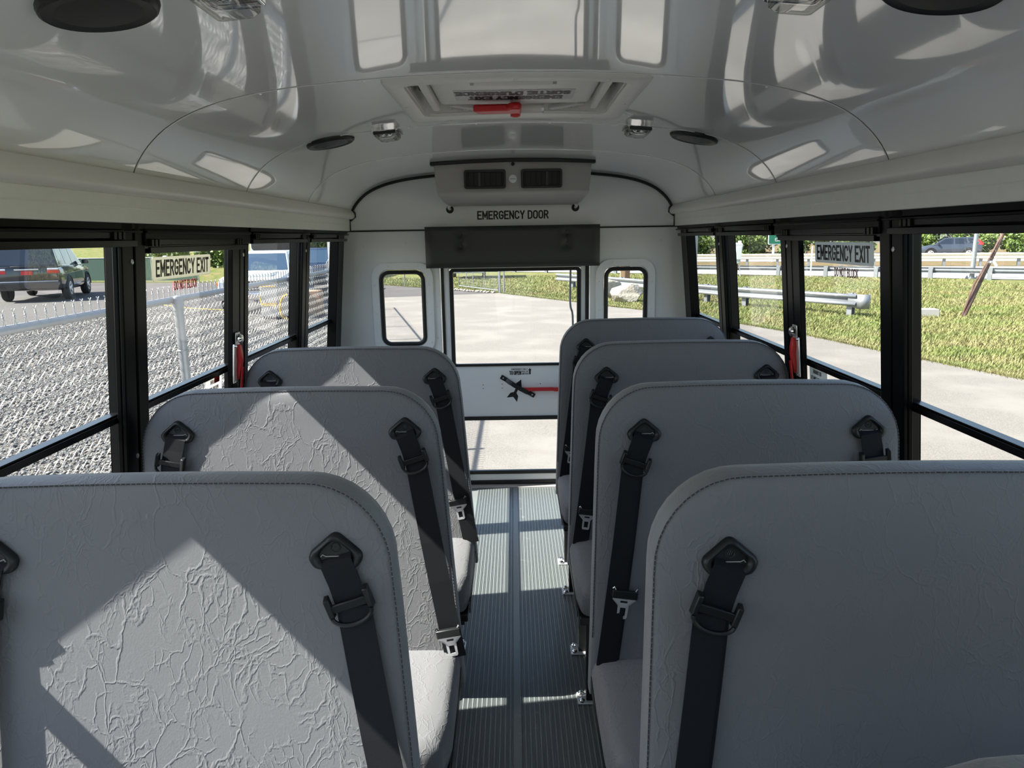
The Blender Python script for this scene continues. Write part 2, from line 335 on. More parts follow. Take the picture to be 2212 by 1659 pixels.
def lettering(name, body, m, parent, org, xd, yd, W, H, bold=0.0, depth=0.0006, spacing=1.0, kind=None, t=0.165):
    """flat condensed capitals: the word is fitted to W x H from the corner org; t is the stroke width as a share of H"""
    org, xd, yd = Vector(org), Vector(xd).normalized(), Vector(yd).normalized(); nd = xd.cross(yd)
    adv = 0; strokes = []
    for ch in body:
        if ch == ' ': adv += 0.34; continue
        g = GLYPH[ch]; w_ = max(q[0] for st in g for q in st)
        for st in g: strokes.append([(adv+x, y) for x, y in st])
        adv += w_+0.27
    tot = adv-0.27; th = t*H; sx = (W-th)/tot; sy = (H-th); b = MB()
    lift = 0; parts_ = []
    for st in strokes:
        P = [Vector((x*sx, y*sy)) for x, y in st]; cur = [st[0]]
        for i in range(1, len(st)):
            cur.append(st[i])
            if i < len(st)-1 and (P[i]-P[i-1]).length > 1e-6 and (P[i+1]-P[i]).length > 1e-6 and (P[i]-P[i-1]).normalized().dot((P[i+1]-P[i]).normalized()) < SHARP: parts_.append(cur); cur = [st[i]]
        parts_.append(cur)
    for st in parts_:
        P = [Vector((th/2+x*sx, th/2+y*sy)) for x, y in st]; P = [p for i, p in enumerate(P) if i == 0 or (p-P[i-1]).length > 1e-5]
        closed = (P[0]-P[-1]).length < 1e-4
        if closed: P = P[:-1]
        n = len(P); L_, R_ = [], []
        for i, p in enumerate(P):
            a = P[i-1] if (closed or i) else None; c = P[(i+1) % n] if (closed or i < n-1) else None
            d1 = (p-a).normalized() if a is not None else (c-p).normalized(); d2 = (c-p).normalized() if c is not None else d1
            q = p.copy()
            if a is None: q = p-d2*th/2
            if c is None: q = p+d1*th/2
            n1, n2 = Vector((-d1.y, d1.x)), Vector((-d2.y, d2.x)); mm = (n1+n2); mm = mm.normalized() if mm.length > 1e-3 else n1
            k = th/2/max(0.45, mm.dot(n1)); L_.append(q+mm*k); R_.append(q-mm*k)
        pt = lambda v: org+xd*v.x+yd*v.y+nd*(depth+lift)
        vs = [pt(v) for v in L_]+[pt(v) for v in R_]
        b.add(vs, [(i, n+i, n+(i+1) % n, (i+1) % n) for i in range(n if closed else n-1)]); lift += 0.000002
    return b.build(name, m, parent, fix=False, kind=kind)

# ------------------------------------------------------------------ bus shell
Y0, Y1, YR = -1.30, 4.2, 4.2
XR = lambda x: x
b = MB(); b.box(-1.16, 1.16, Y0, Y1+0.08, ZF-0.06, ZF-0.004)
floor = b.build('floor', FLOORM, kind='structure')
# moulded ribbed aisle covering: one broad rib and two narrow ones to a pitch
prof = []; x = -0.235; pitch = 0.0157
prof.append((x, ZF-0.0038))
while x < 0.262:
    if -0.022 < x+0.004 < 0.011 and x+0.004 > -0.022: pass
    for u0, u1 in ((0.0, 0.0062), (0.0079, 0.0102), (0.0119, 0.0142)):
        prof += [(x+u0, ZF-0.0035), (x+u0+0.0004, ZF), (x+u1-0.0004, ZF), (x+u1, ZF-0.0035)]
    x += pitch
prof.append((x, ZF-0.0038))
b = MB(); b.loft([[(p[0], y, p[1]) for p in prof] for y in (-1.0, 1.2, 2.6, 4.13)], close=False)
o = b.build('ribbed_runner', FLOORM, floor, fix=False)
b = MB(); b.box(-0.018, 0.008, -1.0, 4.13, ZF-0.003, ZF+0.003); b.build('centre_joint_strip', FLOORM, floor, bevel=0.001)
b = MB(); b.box(-0.42, 0.45, 4.135, 4.195, ZF-0.004, ZF+0.004); b.build('threshold_plate', BOXGREY, floor, bevel=0.001)

def WM(s):
    return lambda d, y, z: (s*(0.98+0.096*(1.493-max(z, 0.70))+d), y, z)
POST = [1.83+0.77*k for k in range(-4, 4)]        # -1.25 ... 4.14
walls = {}
arch = [(0.953,1.606),(0.935,1.640),(0.905,1.678),(0.86,1.717),(0.80,1.750),(0.72,1.778),(0.62,1.799),(0.50,1.814),(0.35,1.826),(0.18,1.834),(0,1.837)]
half = [(p.x, p.y) for p in spline([(x, z, 0) for x, z in arch], 3)]
ARCH = half + [(-x, z) for x, z in half[-2::-1]]          # right to left
def archz(x):
    x = abs(x)
    for (xa, za), (xb, zb) in zip(half, half[1:]):
        if xb <= x <= xa: return za+(zb-za)*(xa-x)/(xa-xb+1e-9)
    return half[0][1]
for s, side in ((-1, 'left'), (1, 'right')):
    w = WM(s)
    b = MB(); b.box(0.0, 0.06, Y0, Y1+0.08, ZF-0.30, 0.70, w)
    wall = b.build('wall_'+side, WHITE, kind='structure'); walls[side] = wall
    # header plate over the windows and the rounded cove above it
    b = MB()
    pr = [(0.937,1.490),(0.934,1.556),(0.990,1.575),(0.990,1.490)]
    b.loft([[(s*x, y, z) for x, z in pr] for y in (Y0, 0.7, 2.4, Y1)])
    b.build('header_plate', HEAD, wall, bevel=0.002)
    b = MB(); b.loft([[(s*x, y, z) for x, z in ((0.9352,1.524),(0.9346,1.5265),(0.9375,1.5265),(0.9375,1.524))] for y in (Y0, Y1)])
    b.build('header_joint', COVE, wall)
    b = MB()
    cv = spline([(0.936,1.5555,0),(0.916,1.557,0),(0.9035,1.569,0),(0.905,1.586,0),(0.915,1.600,0),(0.930,1.611,0),(0.953,1.611,0)], 4)
    pr = [(p.x, p.y) for p in cv]+[(0.99,1.611),(0.99,1.5555)]
    b.loft([[(s*x, y, z) for x, z in pr] for y in (Y0, 0.7, 2.4, Y1)])
    b.build('cove_rail', COVE, wall, smooth=True)
    b = MB(); b.box(0.02, 0.10, Y0-0.05, Y1+0.08, 1.578, 1.64, w); b.box(-0.02, 0.02, Y0, Y1, 1.4925, 1.575, w)
    b.build('roof_side_beam', BLACK, wall)
    for p in POST:
        b = MB(); e = 0.0575
        last = p > 4.1
        if last: b.box(-0.030, 0.02, 3.985, 4.035, 0.70, 1.492, w); b.box(-0.010, 0.02, 4.035, 4.2, 0.70, 1.492, w)
        else:
            pc, e = ((2.586, 0.042) if s < 0 else (2.538, 0.050)) if abs(p-2.6) < 0.01 else (p, e)
            b.box(-0.018, -0.004, pc-e, pc+e, 0.70, 1.492, w); b.box(-0.004, 0.055, p+0.0275, p+0.0475, 0.70, 1.492, w)
            b.box(-0.030, -0.018, pc-e, pc-0.004, 0.70, 1.492, w); b.box(-0.030, -0.018, pc+0.004, pc+e, 0.70, 1.492, w)
        po = b.build('window_post', BLACK, wall, bevel=0.003)
        for zz in (1.395, 0.885):
            if last: continue
            c = w(-0.030, pc-0.012, zz)
            b = MB(); b.lathe([(0.0068, 0.0), (0.0068, -0.0012*s), (0.0045, -0.0024*s), (0.0025, -0.0025*s), (0.002, -0.0012*s)], c, 'x', 12)
            b.build('screw', STEEL, po, smooth=True)

# windows: split sash in a black frame, one between each two posts
wn = 0
for s in (-1, 1):
    w = WM(s)
    for k in range(len(POST)-1):
        y0, y1 = POST[k]+0.0475, POST[k+1]+0.0275
        if k == len(POST)-2: y1 = 4.19
        wn += 1
        emer = (k == 4)
        b = MB()
        b.box(-0.030, 0.0, y0, y1, 1.474, 1.492, w)            # head
        b.box(-0.012, -0.004, y0, y1, 1.444, 1.474, w)             # recess behind the ledge
        b.box(-0.040, -0.012, y0, y1, 1.466, 1.472, w)            # ledge
        b.box(0.0, 0.055, y0, y0+0.016, 0.70, 1.492, w); b.box(0.0, 0.055, y1-0.016, y1, 0.70, 1.492, w)
        b.box(-0.01, 0.06, y0, y1, 0.695, 0.722, w)
        win = b.build('window_%d' % wn, BLACK, kind='structure', bevel=0.0015)
        g0, g1, zt = y0+0.016, y1-0.016, 1.436
        if emer:
            b = MB(); b.box(-0.036, -0.006, y0, y1, 1.434, 1.476, w)
            b.box(-0.004, 0.045, y0, y0+0.03, 0.722, 1.44, w); b.box(-0.004, 0.040, y1-0.024, y1, 0.722, 1.44, w)
            b.box(-0.028, -0.010, *((2.480, 2.546) if s < 0 else (2.428, 2.492)), 0.722, 1.44, w)
            b.build('exit_frame', BLACK, win, bevel=0.002)
            g0, g1, zt = y0+0.03, y1-0.024, 1.418
        b = MB()
        b.box(-0.034, -0.016, g0, g1, zt-0.004, zt+0.012, w)
        b.box(0.014, 0.045, g0, g0+0.012, 0.99, 1.50, w); b.box(0.014, 0.045, g1-0.012, g1, 0.99, 1.50, w)
        if emer: b.box(-0.030, -0.010, y0, y1, zt+0.008, 1.442, w)
        b.build('upper_sash', BLACKLITE, win, bevel=0.001)
        b = MB(); b.box(-0.002, 0.045, g0, g1, 0.984, 1.001, w); b.box(0.004, 0.02, g0, g1, 1.001, 1.006, w)
        b.build('meeting_rail', BLACKLITE, win, bevel=0.0015)
        b = MB(); b.box(0.014, 0.045, g0, g0+0.010, 0.722, 0.99, w); b.box(0.014, 0.045, g1-0.010, g1, 0.722, 0.99, w)
        b.build('lower_sash', BLACKLITE, win, bevel=0.001)
        for za, zb in ((0.99, 1.53), (0.722, 0.99)):
            b = MB(); b.add([w(0.03, g0+0.005, za), w(0.03, g1-0.005, za), w(0.03, g1-0.005, zb), w(0.03, g0+0.005, zb)], [(0, 1, 2, 3)])
            b.build('glass_pane', GLASS, win)
        if k >= 3:
            zl = zt+0.014; h0, h1 = POST[k]+0.06, (POST[k+1]-0.06 if k < len(POST)-2 else 3.98)
            b = MB(); b.box(-0.038, -0.012, h0+0.056, h1-0.056, zl+0.003, zl+0.018, w); b.build('sash_bar', BLACKLITE, win, bevel=0.001)
            for ya in (h0+0.004, h1-0.054):
                b = MB()
                for q0, q1 in ((0.0, 0.012), (0.019, 0.033), (0.040, 0.050)): b.box(-0.044, -0.012, ya+q0, ya+q1, zl+0.000, zl+0.018, w)
                b.box(-0.036, -0.012, ya, ya+0.05, zl+0.002, zl+0.016, w)
                b.build('sash_latch', BLACKLITE, win, bevel=0.001)
        if emer:
            # printed decals on the glass
            yd = (0, 1, 0) if s < 0 else (0, -1, 0)
            za, zb = (1.335, 1.401) if s < 0 else (1.342, 1.409)
            ya, yb = (2.035, 2.430)
            up = Vector(w(0.028, 0, zb))-Vector(w(0.028, 0, za))
            b = MB()
            pp = rrect(ya, yb, za, zb, 0.008, 4)
            b.prism(pp, lambda y, z: w(0.0275, y, z), lambda y, z: w(0.0295, y, z)); pl = b.build('exit_plate', DECAL if s < 0 else DECAL2, win)
            ys = ya+0.018 if s < 0 else yb-0.018
            lettering('lettering', 'EMERGENCY EXIT', LETTER_OLIVE if s < 0 else LETTER_GREY, pl, w(0.027, ys, za+0.009), yd, up, 0.36, 0.049, bold=0.004, spacing=1.0)
            ys = 2.165 if s < 0 else 2.285
            lettering('do_not_block_lettering', 'DO NOT BLOCK', REDLET if s < 0 else MAROON, win, w(0.0275, ys, 1.299 if s < 0 else 1.303), yd, up, 0.16, 0.028, bold=0.004)
            ya, yb = (2.385, 2.520) if s < 0 else (2.360, 2.500)
            b = MB(); b.prism(rrect(ya, yb, 0.916, 0.975, 0.006, 3), lambda y, z: w(0.0265, y, z), lambda y, z: w(0.0285, y, z))
            pl = b.build('instruction_plate', DECAL2, win)
            ys = ya+0.012 if s < 0 else yb-0.012
            lettering('lettering', 'EMERGENCY EXIT', LETTER, pl, w(0.026, ys+(0.02 if s < 0 else -0.02), 0.953), yd, up, 0.07, 0.014, bold=0.01)
            lettering('lettering', 'LIFT HANDLE, PUSH TO OPEN', LETTER, pl, w(0.026, ys, 0.929), yd, up, 0.115 if s > 0 else 0.09, 0.014, bold=0.01)
            if s < 0:
                b = MB(); b.box(0.0255, 0.0265, 2.455, 2.498, 0.952, 0.974, w); b.build('red_corner', REDPAINT, pl)
            # release latch on the rear jamb
            yc = 2.505 if s < 0 else 2.462
            b = MB(); b.box(-0.036, -0.030, yc-0.028, yc+0.006, 0.945, 1.085, w); b.box(-0.034, -0.030, yc-0.01, yc+0.03, 1.06, 1.125, w)
            lt = b.build('release_latch', STEEL, win, bevel=0.002)
            b = MB(); b.lathe([(0.004, 0), (0.016, -0.006*s), (0.017, -0.012*s), (0.012, -0.018*s), (0.003, -0.02*s)], w(-0.034, yc+0.006, 1.103), 'x', 16)
            b.build('knob', CHROME, lt, smooth=True)
            b = MB()
            b.loft([[w(-d0, yc+a, z), w(-d0, yc+c, z), w(-d1, yc+c, z), w(-d1, yc+a, z)] for z, a, c, d0, d1 in
                    ((1.082, -0.006, 0.012, 0.036, 0.046), (1.050, -0.010, 0.016, 0.036, 0.052), (1.022, -0.003, 0.010, 0.036, 0.056), (0.99, -0.008, 0.014, 0.036, 0.050), (0.955, -0.003, 0.010, 0.036, 0.044))])
            b.build('lever', RED, lt, bevel=0.003)
            b = MB(); b.loft([[w(-0.050-q, yc-0.006, z), w(-0.050-q, yc+0.012, z), w(-0.047-q, yc+0.012, z), w(-0.047-q, yc-0.006, z)] for z, q in ((1.0, 0.006), (0.96, 0.004), (0.91, 0.0), (0.865, 0.004), (0.845, 0.0))])
            b.build('pull_strap', RED, lt)
            for zz in (1.078, 0.952):
                b = MB(); b.lathe([(0.006, 0), (0.006, -0.004*s), (0.003, -0.006*s)], w(-0.036, yc-0.022, zz), 'x', 10); b.build('rivet', CHROME, lt, smooth=True)

# ceiling: bent panels lapped at cross seams, glossy
SEAM = [Y0, -0.47, 0.305, 1.08, 1.857, 2.63, 3.41, YR]
ceiling = empty('ceiling', (0, 0, 0), kind='structure')
for i in range(len(SEAM)-1):
    ya, yb = SEAM[i]+0.0018, SEAM[i+1]-0.0018
    rear = (i == len(SEAM)-2)
    hx0, hx1, hy0, hy1 = -0.268, 0.300, 1.918, 2.405
    xs = [p[0] for p in ARCH]; zs = [p[1] for p in ARCH]
    hole = (i == 4)
    if hole:
        for hx in (hx0, hx1):
            if min(abs(hx-x) for x in xs) > 1e-4: xs.append(hx); zs.append(archz(hx))
        oo = sorted(range(len(xs)), key=lambda j: -xs[j]); xs = [xs[j] for j in oo]; zs = [zs[j] for j in oo]
    ysl = [ya]+([hy0, hy1] if hole else [])+[yb]
    if rear: ysl = [ya]+[ya+(yb-ya)*t for t in (0.25, 0.5, 0.75)]+[yb]
    vs, fs = [], []; n = len(xs)
    for y in ysl:
        edge = 0.0
        t = (y-ya)/(yb-ya) if rear else 0
        for x, z in zip(xs, zs):
            f = 1-0.013*t*t*(z-1.5)/0.337
            vs.append((x*(1-0.03*t*t), y, z*f+edge))
    for a in range(len(ysl)-1):
        for j in range(n-1):
            if hole and ysl[a] == hy0 and xs[j] <= hx1+1e-6 and xs[j+1] >= hx0-1e-6: continue
            fs.append((a*n+j, a*n+j+1, (a+1)*n+j+1, (a+1)*n+j))
    b = MB(); b.add(vs, fs); o = b.build('ceiling_panel', CEIL, ceiling, smooth=True, angle=40)
    # dark joint behind the lap, and a raised bright lip on the far side of it
    if i:
        b = MB(); b.loft([[(x*1.001, y, z+0.0015) for x, z in ARCH] for y in (SEAM[i]-0.006, SEAM[i]+0.006)], close=False); b.build('seam_strip', BOXGREY, ceiling, smooth=True, fix=False)
        b = MB(); b.tube([(x*0.9985, SEAM[i]+0.0022, z-0.0006) for x, z in ARCH], 0.0013, 5); b.build('seam_lip', CEIL, ceiling, smooth=True)
    # rivets along the seam
    if 3 <= i:
        for x in (-0.62, -0.36, -0.12, 0.14, 0.38, 0.64):
            if rear and abs(x) < 0.5: continue
            b = MB(); b.lathe([(0.004, 0.0005), (0.0035, -0.0015), (0.0015, -0.0022)], (x, ya+0.018, archz(x)), 'z', 8); b.build('rivet', CEIL, ceiling, smooth=True)
b = MB()
top = [(1.10, 1.60), (1.10, 1.64)]+[(x*1.15, z+0.11) for x, z in ARCH]+[(-1.10, 1.64), (-1.10, 1.60)]
bot = [(1.05, 1.60), (1.05, 1.64)]+[(x*1.06, z+0.075) for x, z in ARCH]+[(-1.05, 1.64), (-1.05, 1.60)]
b.loft([[(x, y, z) for x, z in top+bot[::-1]] for y in (Y0-0.06, Y1+0.08)])
b.build('roof_skin', WHITE, ceiling)

# front end of the bus, behind the camera: panel with a windscreen opening
b = MB()
b.box(-1.12, 1.12, Y0-0.06, Y0, ZF-0.3, 0.45); b.prism([(1.10, 1.55), (1.10, 1.60)]+[(x*1.12, z+0.09) for x, z in ARCH]+[(-1.10, 1.60), (-1.10, 1.55), (-0.96, 1.62), (-0.80, 1.72), (-0.5, 1.77), (0.5, 1.77), (0.80, 1.72), (0.96, 1.62)], lambda x, z: (x, Y0-0.06, z), lambda x, z: (x, Y0, z))
b.box(-1.10, -1.0, Y0-0.06, Y0, 0.45, 1.6); b.box(1.0, 1.10, Y0-0.06, Y0, 0.45, 1.6); b.box(-0.02, 0.02, Y0-0.06, Y0, 0.45, 1.78)
wf = b.build('wall_front', WHITE, kind='structure')
b = MB(); b.add([(x, Y0-0.03, z) for x, z in ((-1.0, 0.45), (1.0, 0.45), (1.0, 1.6), (0.96, 1.63), (0.8, 1.73), (0.5, 1.78), (-0.5, 1.78), (-0.8, 1.73), (-0.96, 1.63), (-1.0, 1.6))], [tuple(range(10))]); b.build('windscreen', GLASS, wf, fix=False)
b = MB(); b.loft([[(x, y, z) for x, z in ((-0.95, -0.5), (-0.95, zz), (-0.7, zz+0.06), (0.7, zz+0.06), (0.95, zz), (0.95, -0.5))] for y, zz in ((Y0-0.08, 0.30), (Y0-0.8, 0.22), (Y0-1.15, 0.08))]); b.build('bonnet', WHITEPAINT, wf, bevel=0.03)  # unseen bonnet, added so its sunlit white top brightens the ceiling

# ------------------------------------------------------------------ rear wall and emergency door
T = 0.06
fy = lambda y: (lambda x, z: (x, y, z))
ZS = 1.489
rarch = [(0.932, ZS), (0.932, 1.55), (0.904, 1.572), (0.906, 1.59), (0.918, 1.604)]+[(x*0.97-0.003*x, z*(1-0.013*(z-1.5)/0.337)-0.006) for x, z in half if z > 1.615]
outer = rarch+[(-x, z) for x, z in rarch[-2::-1]]
b = MB(); b.prism(outer, fy(YR), fy(YR+T))
wr = b.build('wall_rear', WHITE, kind='structure')
b = MB(); b.prism([(1.12, ZS), (1.12, 1.6)]+[(x*1.1, z+0.09) for x, z in ARCH]+[(-1.12, 1.6), (-1.12, ZS)], fy(YR+T), fy(YR+T+0.02)); b.build('rear_skin', WHITE, wr)
# black seal round the arch, along the cross seam
b = MB(); b.tube([(x, YR-0.006, z) for x, z in outer[1:-1]], 0.0085, 8); b.build('arch_seal', RUBBER, wr, smooth=True)
for s in (-1, 1):
    b = MB(); b.tube([(s*0.936, YR-0.004, 1.556), (s*0.936, YR-0.004, 1.487)], 0.006, 6); b.build('corner_seal', RUBBER, wr)
    b = MB(); b.box(min(s*0.44, s*0.985), max(s*0.44, s*0.985), YR-0.006, YR+0.01, 1.484, 1.493); b.build('cross_seal', RUBBER, wr)
for s, wx in ((-1, (-0.782, -0.514)), (1, (0.533, 0.787))):
    x0, x1 = wx; zb, zt = 0.818, 1.263
    # panel with the window opening (ring of quads from a straight-sided outline to the rounded hole)
    hole = rrect(x0, x1, zb, zt, 0.055, 8)
    ox0, ox1 = (-1.075, -0.428) if s < 0 else (0.452, 1.075)
    out = []
    for (px, pz) in hole:
        cx, cz = (x0+x1)/2, (zb+zt)/2
        tx = (px-cx)/((x1-x0)/2); tz = (pz-cz)/((zt-zb)/2); m_ = max(abs(tx), abs(tz)); tx /= m_; tz /= m_
        out.append((cx+(tx*(ox1-cx) if tx > 0 else tx*(cx-ox0)), cz+(tz*(ZS-0.005-cz) if tz > 0 else tz*(cz-ZF))))
    b = MB(); b.ring(out, hole, fy(YR), fy(YR+T)); b.build('rear_panel', WHITE, wr)
    sx0, sx1 = (x0-0.048, x1+0.047)
    b = MB(); b.ring(rrect(sx0, sx1, zb-0.05, zt+0.044, 0.085, 8), rrect(x0-0.002, x1+0.002, zb-0.002, zt+0.002, 0.056, 8), fy(YR-0.012), fy(YR-0.0005))
    sur = b.build('window_surround', WHITE, wr, bevel=0.003)
    for u, v in ((0.25, 1), (0.78, 1), (0, 0.78), (0, 0.45), (0, 0.10), (1, 0.78), (1, 0.45), (1, 0.10)):
        q = (sx0+0.022+(sx1-sx0-0.044)*u, YR-0.012, zb-0.03+(zt-zb+0.052)*v)
        b = MB(); b.lathe([(0.0065, 0), (0.006, -0.002), (0.003, -0.0035), (0.0015, -0.002)], q, 'y', 10); b.build('screw', WHITE, sur, smooth=True)
    rw = empty('window_%d' % (17 if s < 0 else 18), (0, 0, 0), kind='structure')
    mid = rrect(x0+0.012, x1-0.012, zb+0.011, zt-0.013, 0.045, 8)
    b = MB(); b.tube([(x, YR-0.008, z) for x, z in mid], 0.0125, 8, closed=True); b.build('gasket', RUBBER, rw, smooth=True)
    b = MB(); b.add([(x, YR+0.01, z) for x, z in mid], [tuple(range(len(mid)))]); b.build('glass_pane', GLASS, rw, fix=False)
for x, z in ((-0.62, 1.415), (-0.86, 1.405), (0.63, 1.415), (0.86, 1.41), (-0.45, 1.05), (-0.45, 0.86), (0.49, 1.05)):
    b = MB(); b.lathe([(0.006, 0), (0.005, -0.002), (0.002, -0.003)], (x, YR, z), 'y', 10); b.build('screw', WHITE, wr, smooth=True)
lettering('emergency_door_lettering', 'EMERGENCY DOOR', LETTER, wr, (-0.2, YR-0.0005, 1.5425), (1, 0, 0), (0, 0, 1), 0.411, 0.0485, bold=0.004)
for s in (-1, 1):
    b = MB(); b.lathe([(0.022, 0.0), (0.022, -0.003), (0.019, -0.004), (0.017, -0.002), (0.001, -0.001)], ((-0.356 if s < 0 else 0.365), YR, 1.602), 'y', 20)
    hs = b.build('drain_grommet', RUBBER, wr, smooth=True)
    xx = -0.356 if s < 0 else 0.365
    b = MB(); b.tube(spline([(xx, YR-0.004, 1.604), (xx+0.004*s, YR-0.03, 1.612), (xx-0.012*s, YR-0.06, 1.628)], 4), 0.0085, 8); b.build('drain_hose', WHITE, hs, smooth=True)

# door
door = empty('door_1', (0, 0, 0), kind='structure')
dl0, dl1, dr0, dr1 = -0.406, -0.373, 0.398, 0.425     # white stiles
b = MB()
b.box(dl0, dl1, YR, YR+T, ZF+0.03, 1.487); b.box(dr0, dr1, YR, YR+T, ZF+0.03, 1.487)
b.box(dl1, dr0, YR, YR+T, 1.262, 1.487); b.box(dl1, dr0, YR, YR+T, 0.372, 0.686); b.box(dl1, dr0, YR-0.004, YR+T, ZF+0.028, 0.008)
b.build('door_frame', WHITE, door, bevel=0.002)
b = MB()
b.box(-0.4225, -0.406, YR-0.008, YR+0.03, ZF+0.03, 1.487); b.box(0.425, 0.446, YR-0.008, YR+0.03, ZF+0.03, 1.487)
b.build('door_seal', RUBBER, door, bevel=0.003)
for za, zb in ((0.684, 1.264), (0.006, 0.374)):
    o_ = rrect(dl1, dr0, za, zb, 0.02, 4); i_ = rrect(dl1+0.022, dr0-0.023, za+(0.015 if za > .5 else 0.022), zb-(0.018 if za > .5 else 0.024), 0.008, 4)
    b = MB(); b.ring(o_, i_, fy(YR-0.010), fy(YR+0.02)); b.build('gasket', RUBBER, door, bevel=0.004)
    b = MB(); b.add([(x, YR+0.008, z) for x, z in i_], [tuple(range(len(i_)))]); b.build('glass_pane', GLASS, door, fix=False)
b = MB(); b.box(-0.42, 0.445, YR-0.012, YR+0.01, ZF-0.004, ZF+0.030); b.build('door_sill', RUBBER, door, bevel=0.003)
b = MB(); b.tube(spline([(0.340, YR+0.03, 1.26), (0.338, YR+0.03, 1.05), (0.352, YR+0.03, 0.98), (0.354, YR+0.03, 0.80)], 4), 0.006, 8); b.build('door_rod', GALV, door, smooth=True)
# writing and handle
yl = YR-0.0008
lettering('door_lettering', 'EMERGENCY ONLY', LETTER, door, (-0.018, yl, 0.658), (1, 0, 0), (0, 0, 1), 0.097, 0.0095, bold=0.012)
lettering('door_lettering', 'TO OPEN', LETTER, door, (-0.031, yl, 0.6285), (1, 0, 0), (0, 0, 1), 0.072, 0.0245, bold=0.006)
lettering('door_lettering', 'PULL UP', LETTER, door, (0.045, yl, 0.6435), (1, 0, 0), (0, 0, 1), 0.037, 0.0095, bold=0.012)
lettering('door_lettering', 'AND PUSH', LETTER, door, (0.045, yl, 0.630), (1, 0, 0), (0, 0, 1), 0.040, 0.0095, bold=0.012)
b = MB(); b.add([(x, yl, z) for x, z in ((0.088, 0.631), (0.098, 0.631), (0.098, 0.655), (0.103, 0.655), (0.093, 0.670), (0.083, 0.655), (0.088, 0.655))], [tuple(range(7))]); b.build('up_arrow', LETTER, door, fix=False)
ax, az = Vector((0.061, 0, 0.131)).normalized().x, Vector((0.061, 0, 0.131)).normalized().z
def arw(u, v): return (-0.032+u*ax-v*az*-1*-1 if False else -0.018+u*ax+v*az, yl, 0.475+u*az-v*ax)
pts = [(-0.012, 0.004), (0.014, 0.0), (0.022, -0.0), (0.10, 0.0)]
ar = [(0.0, -0.034), (0.036, -0.026), (0.050, -0.008), (0.088, -0.008), (0.080, -0.030), (0.138, 0.0), (0.080, 0.030), (0.088, 0.008), (0.050, 0.008), (0.036, 0.026), (0.0, 0.034), (0.020, 0.0)]
b = MB(); b.add([arw(u, v) for u, v in ar], [(0,1,2,11), (11,2,8,9), (9,10,11), (2,3,7,8), (3,4,5,7), (5,6,7)])
b.build('pointing_arrow', LETTER, door, fix=False)
p0, p1 = Vector((-0.082, YR, 0.620)), Vector((0.120, YR, 0.498)); dv = (p1-p0); nrm = Vector((dv.z, 0, -dv.x)).normalized()*0.0135
rings = []
for t, dy in ((0, 0.003), (0.16, 0.004), (0.24, 0.022), (0.40, 0.032), (0.60, 0.032), (0.76, 0.022), (0.84, 0.004), (1, 0.003)):
    c = p0+dv*t+Vector((0, -dy, 0)); rings.append([c-nrm, c+nrm, c+nrm+Vector((0, -0.006, 0)), c-nrm+Vector((0, -0.006, 0))])
b = MB(); b.loft(rings); hd = b.build('pull_handle', PLASTIC, door, bevel=0.002)
for t in (0.07, 0.93):
    c = p0+dv*t; b = MB(); b.lathe([(0.005, -0.010), (0.004, -0.012), (0.001, -0.0125)], (c.x, c.y, c.z), 'y', 10); b.build('screw', STEEL, hd, smooth=True)
b = MB(); b.box(0.030, 0.235, YR-0.024, YR-0.004, 0.531, 0.552); b.box(0.235, 0.37, YR-0.034, YR-0.004, 0.530, 0.551); b.build('release_bar', REDPAINT, door, bevel=0.002)
for x, z in ((-0.19, 0.57), (-0.19, 0.547), (-0.075, 0.573), (-0.075, 0.548), (0.155, 0.572)):
    b = MB(); b.lathe([(0.003, 0), (0.002, -0.0012)], (x, YR, z), 'y', 8); b.build('rivet', PLASTIC, door)

# ------------------------------------------------------------------ seats
def back_outline(xi_t, xi_b, xo, y0, n=9, zt=1.062):
    """(x, z) outline of a seat back seen from the front, counter-clockwise, from the inner foot up"""
    zb, r = 0.27, 0.145; s = 1 if xo > xi_t else -1
    xin = lambda z: xi_t+(xi_b-xi_t)*max(0, (0.93-z)/0.55)
    pts = []
    for z in (zb, 0.42, 0.58, 0.74, 0.86): pts.append((xin(z), z))
    for k in range(n+1):
        a = R(180-90*k/n); pts.append((xi_t+s*r*(1+math.cos(a)), zt-r+r*math.sin(a)))
    for t in (0.25, 0.5, 0.75): pts.append((xi_t+s*r+(xo-xi_t-2*s*r)*t, zt+0.003*math.sin(math.pi*t)))
    for k in range(n+1):
        a = R(90-90*k/n); pts.append((xo-s*r*(1-math.cos(a)), zt-r+r*math.sin(a)))
    for z in (0.86, 0.74, 0.58, 0.42, zb): pts.append((xo, z))
    for t in (0.75, 0.5, 0.25): pts.append((xi_b+(xo-xi_b)*t, zb))
    return pts
def belt_strip(path, w, th=0.0022):
    """flat webbing along path of (x, y, z); width lies in the x-z plane of the seat back"""
    rings = []; P = [Vector(p) for p in path]
    for i, p in enumerate(P):
        t = (P[min(i+1, len(P)-1)]-P[max(i-1, 0)]).normalized(); n = Vector((0, -0.987, 0.16)); side = t.cross(n).normalized()*w/2; n = side.cross(t).normalized()*th
        if n.y > 0: n = -n
        rings.append([p-side, p+side, p+side+n, p-side+n])
    return rings
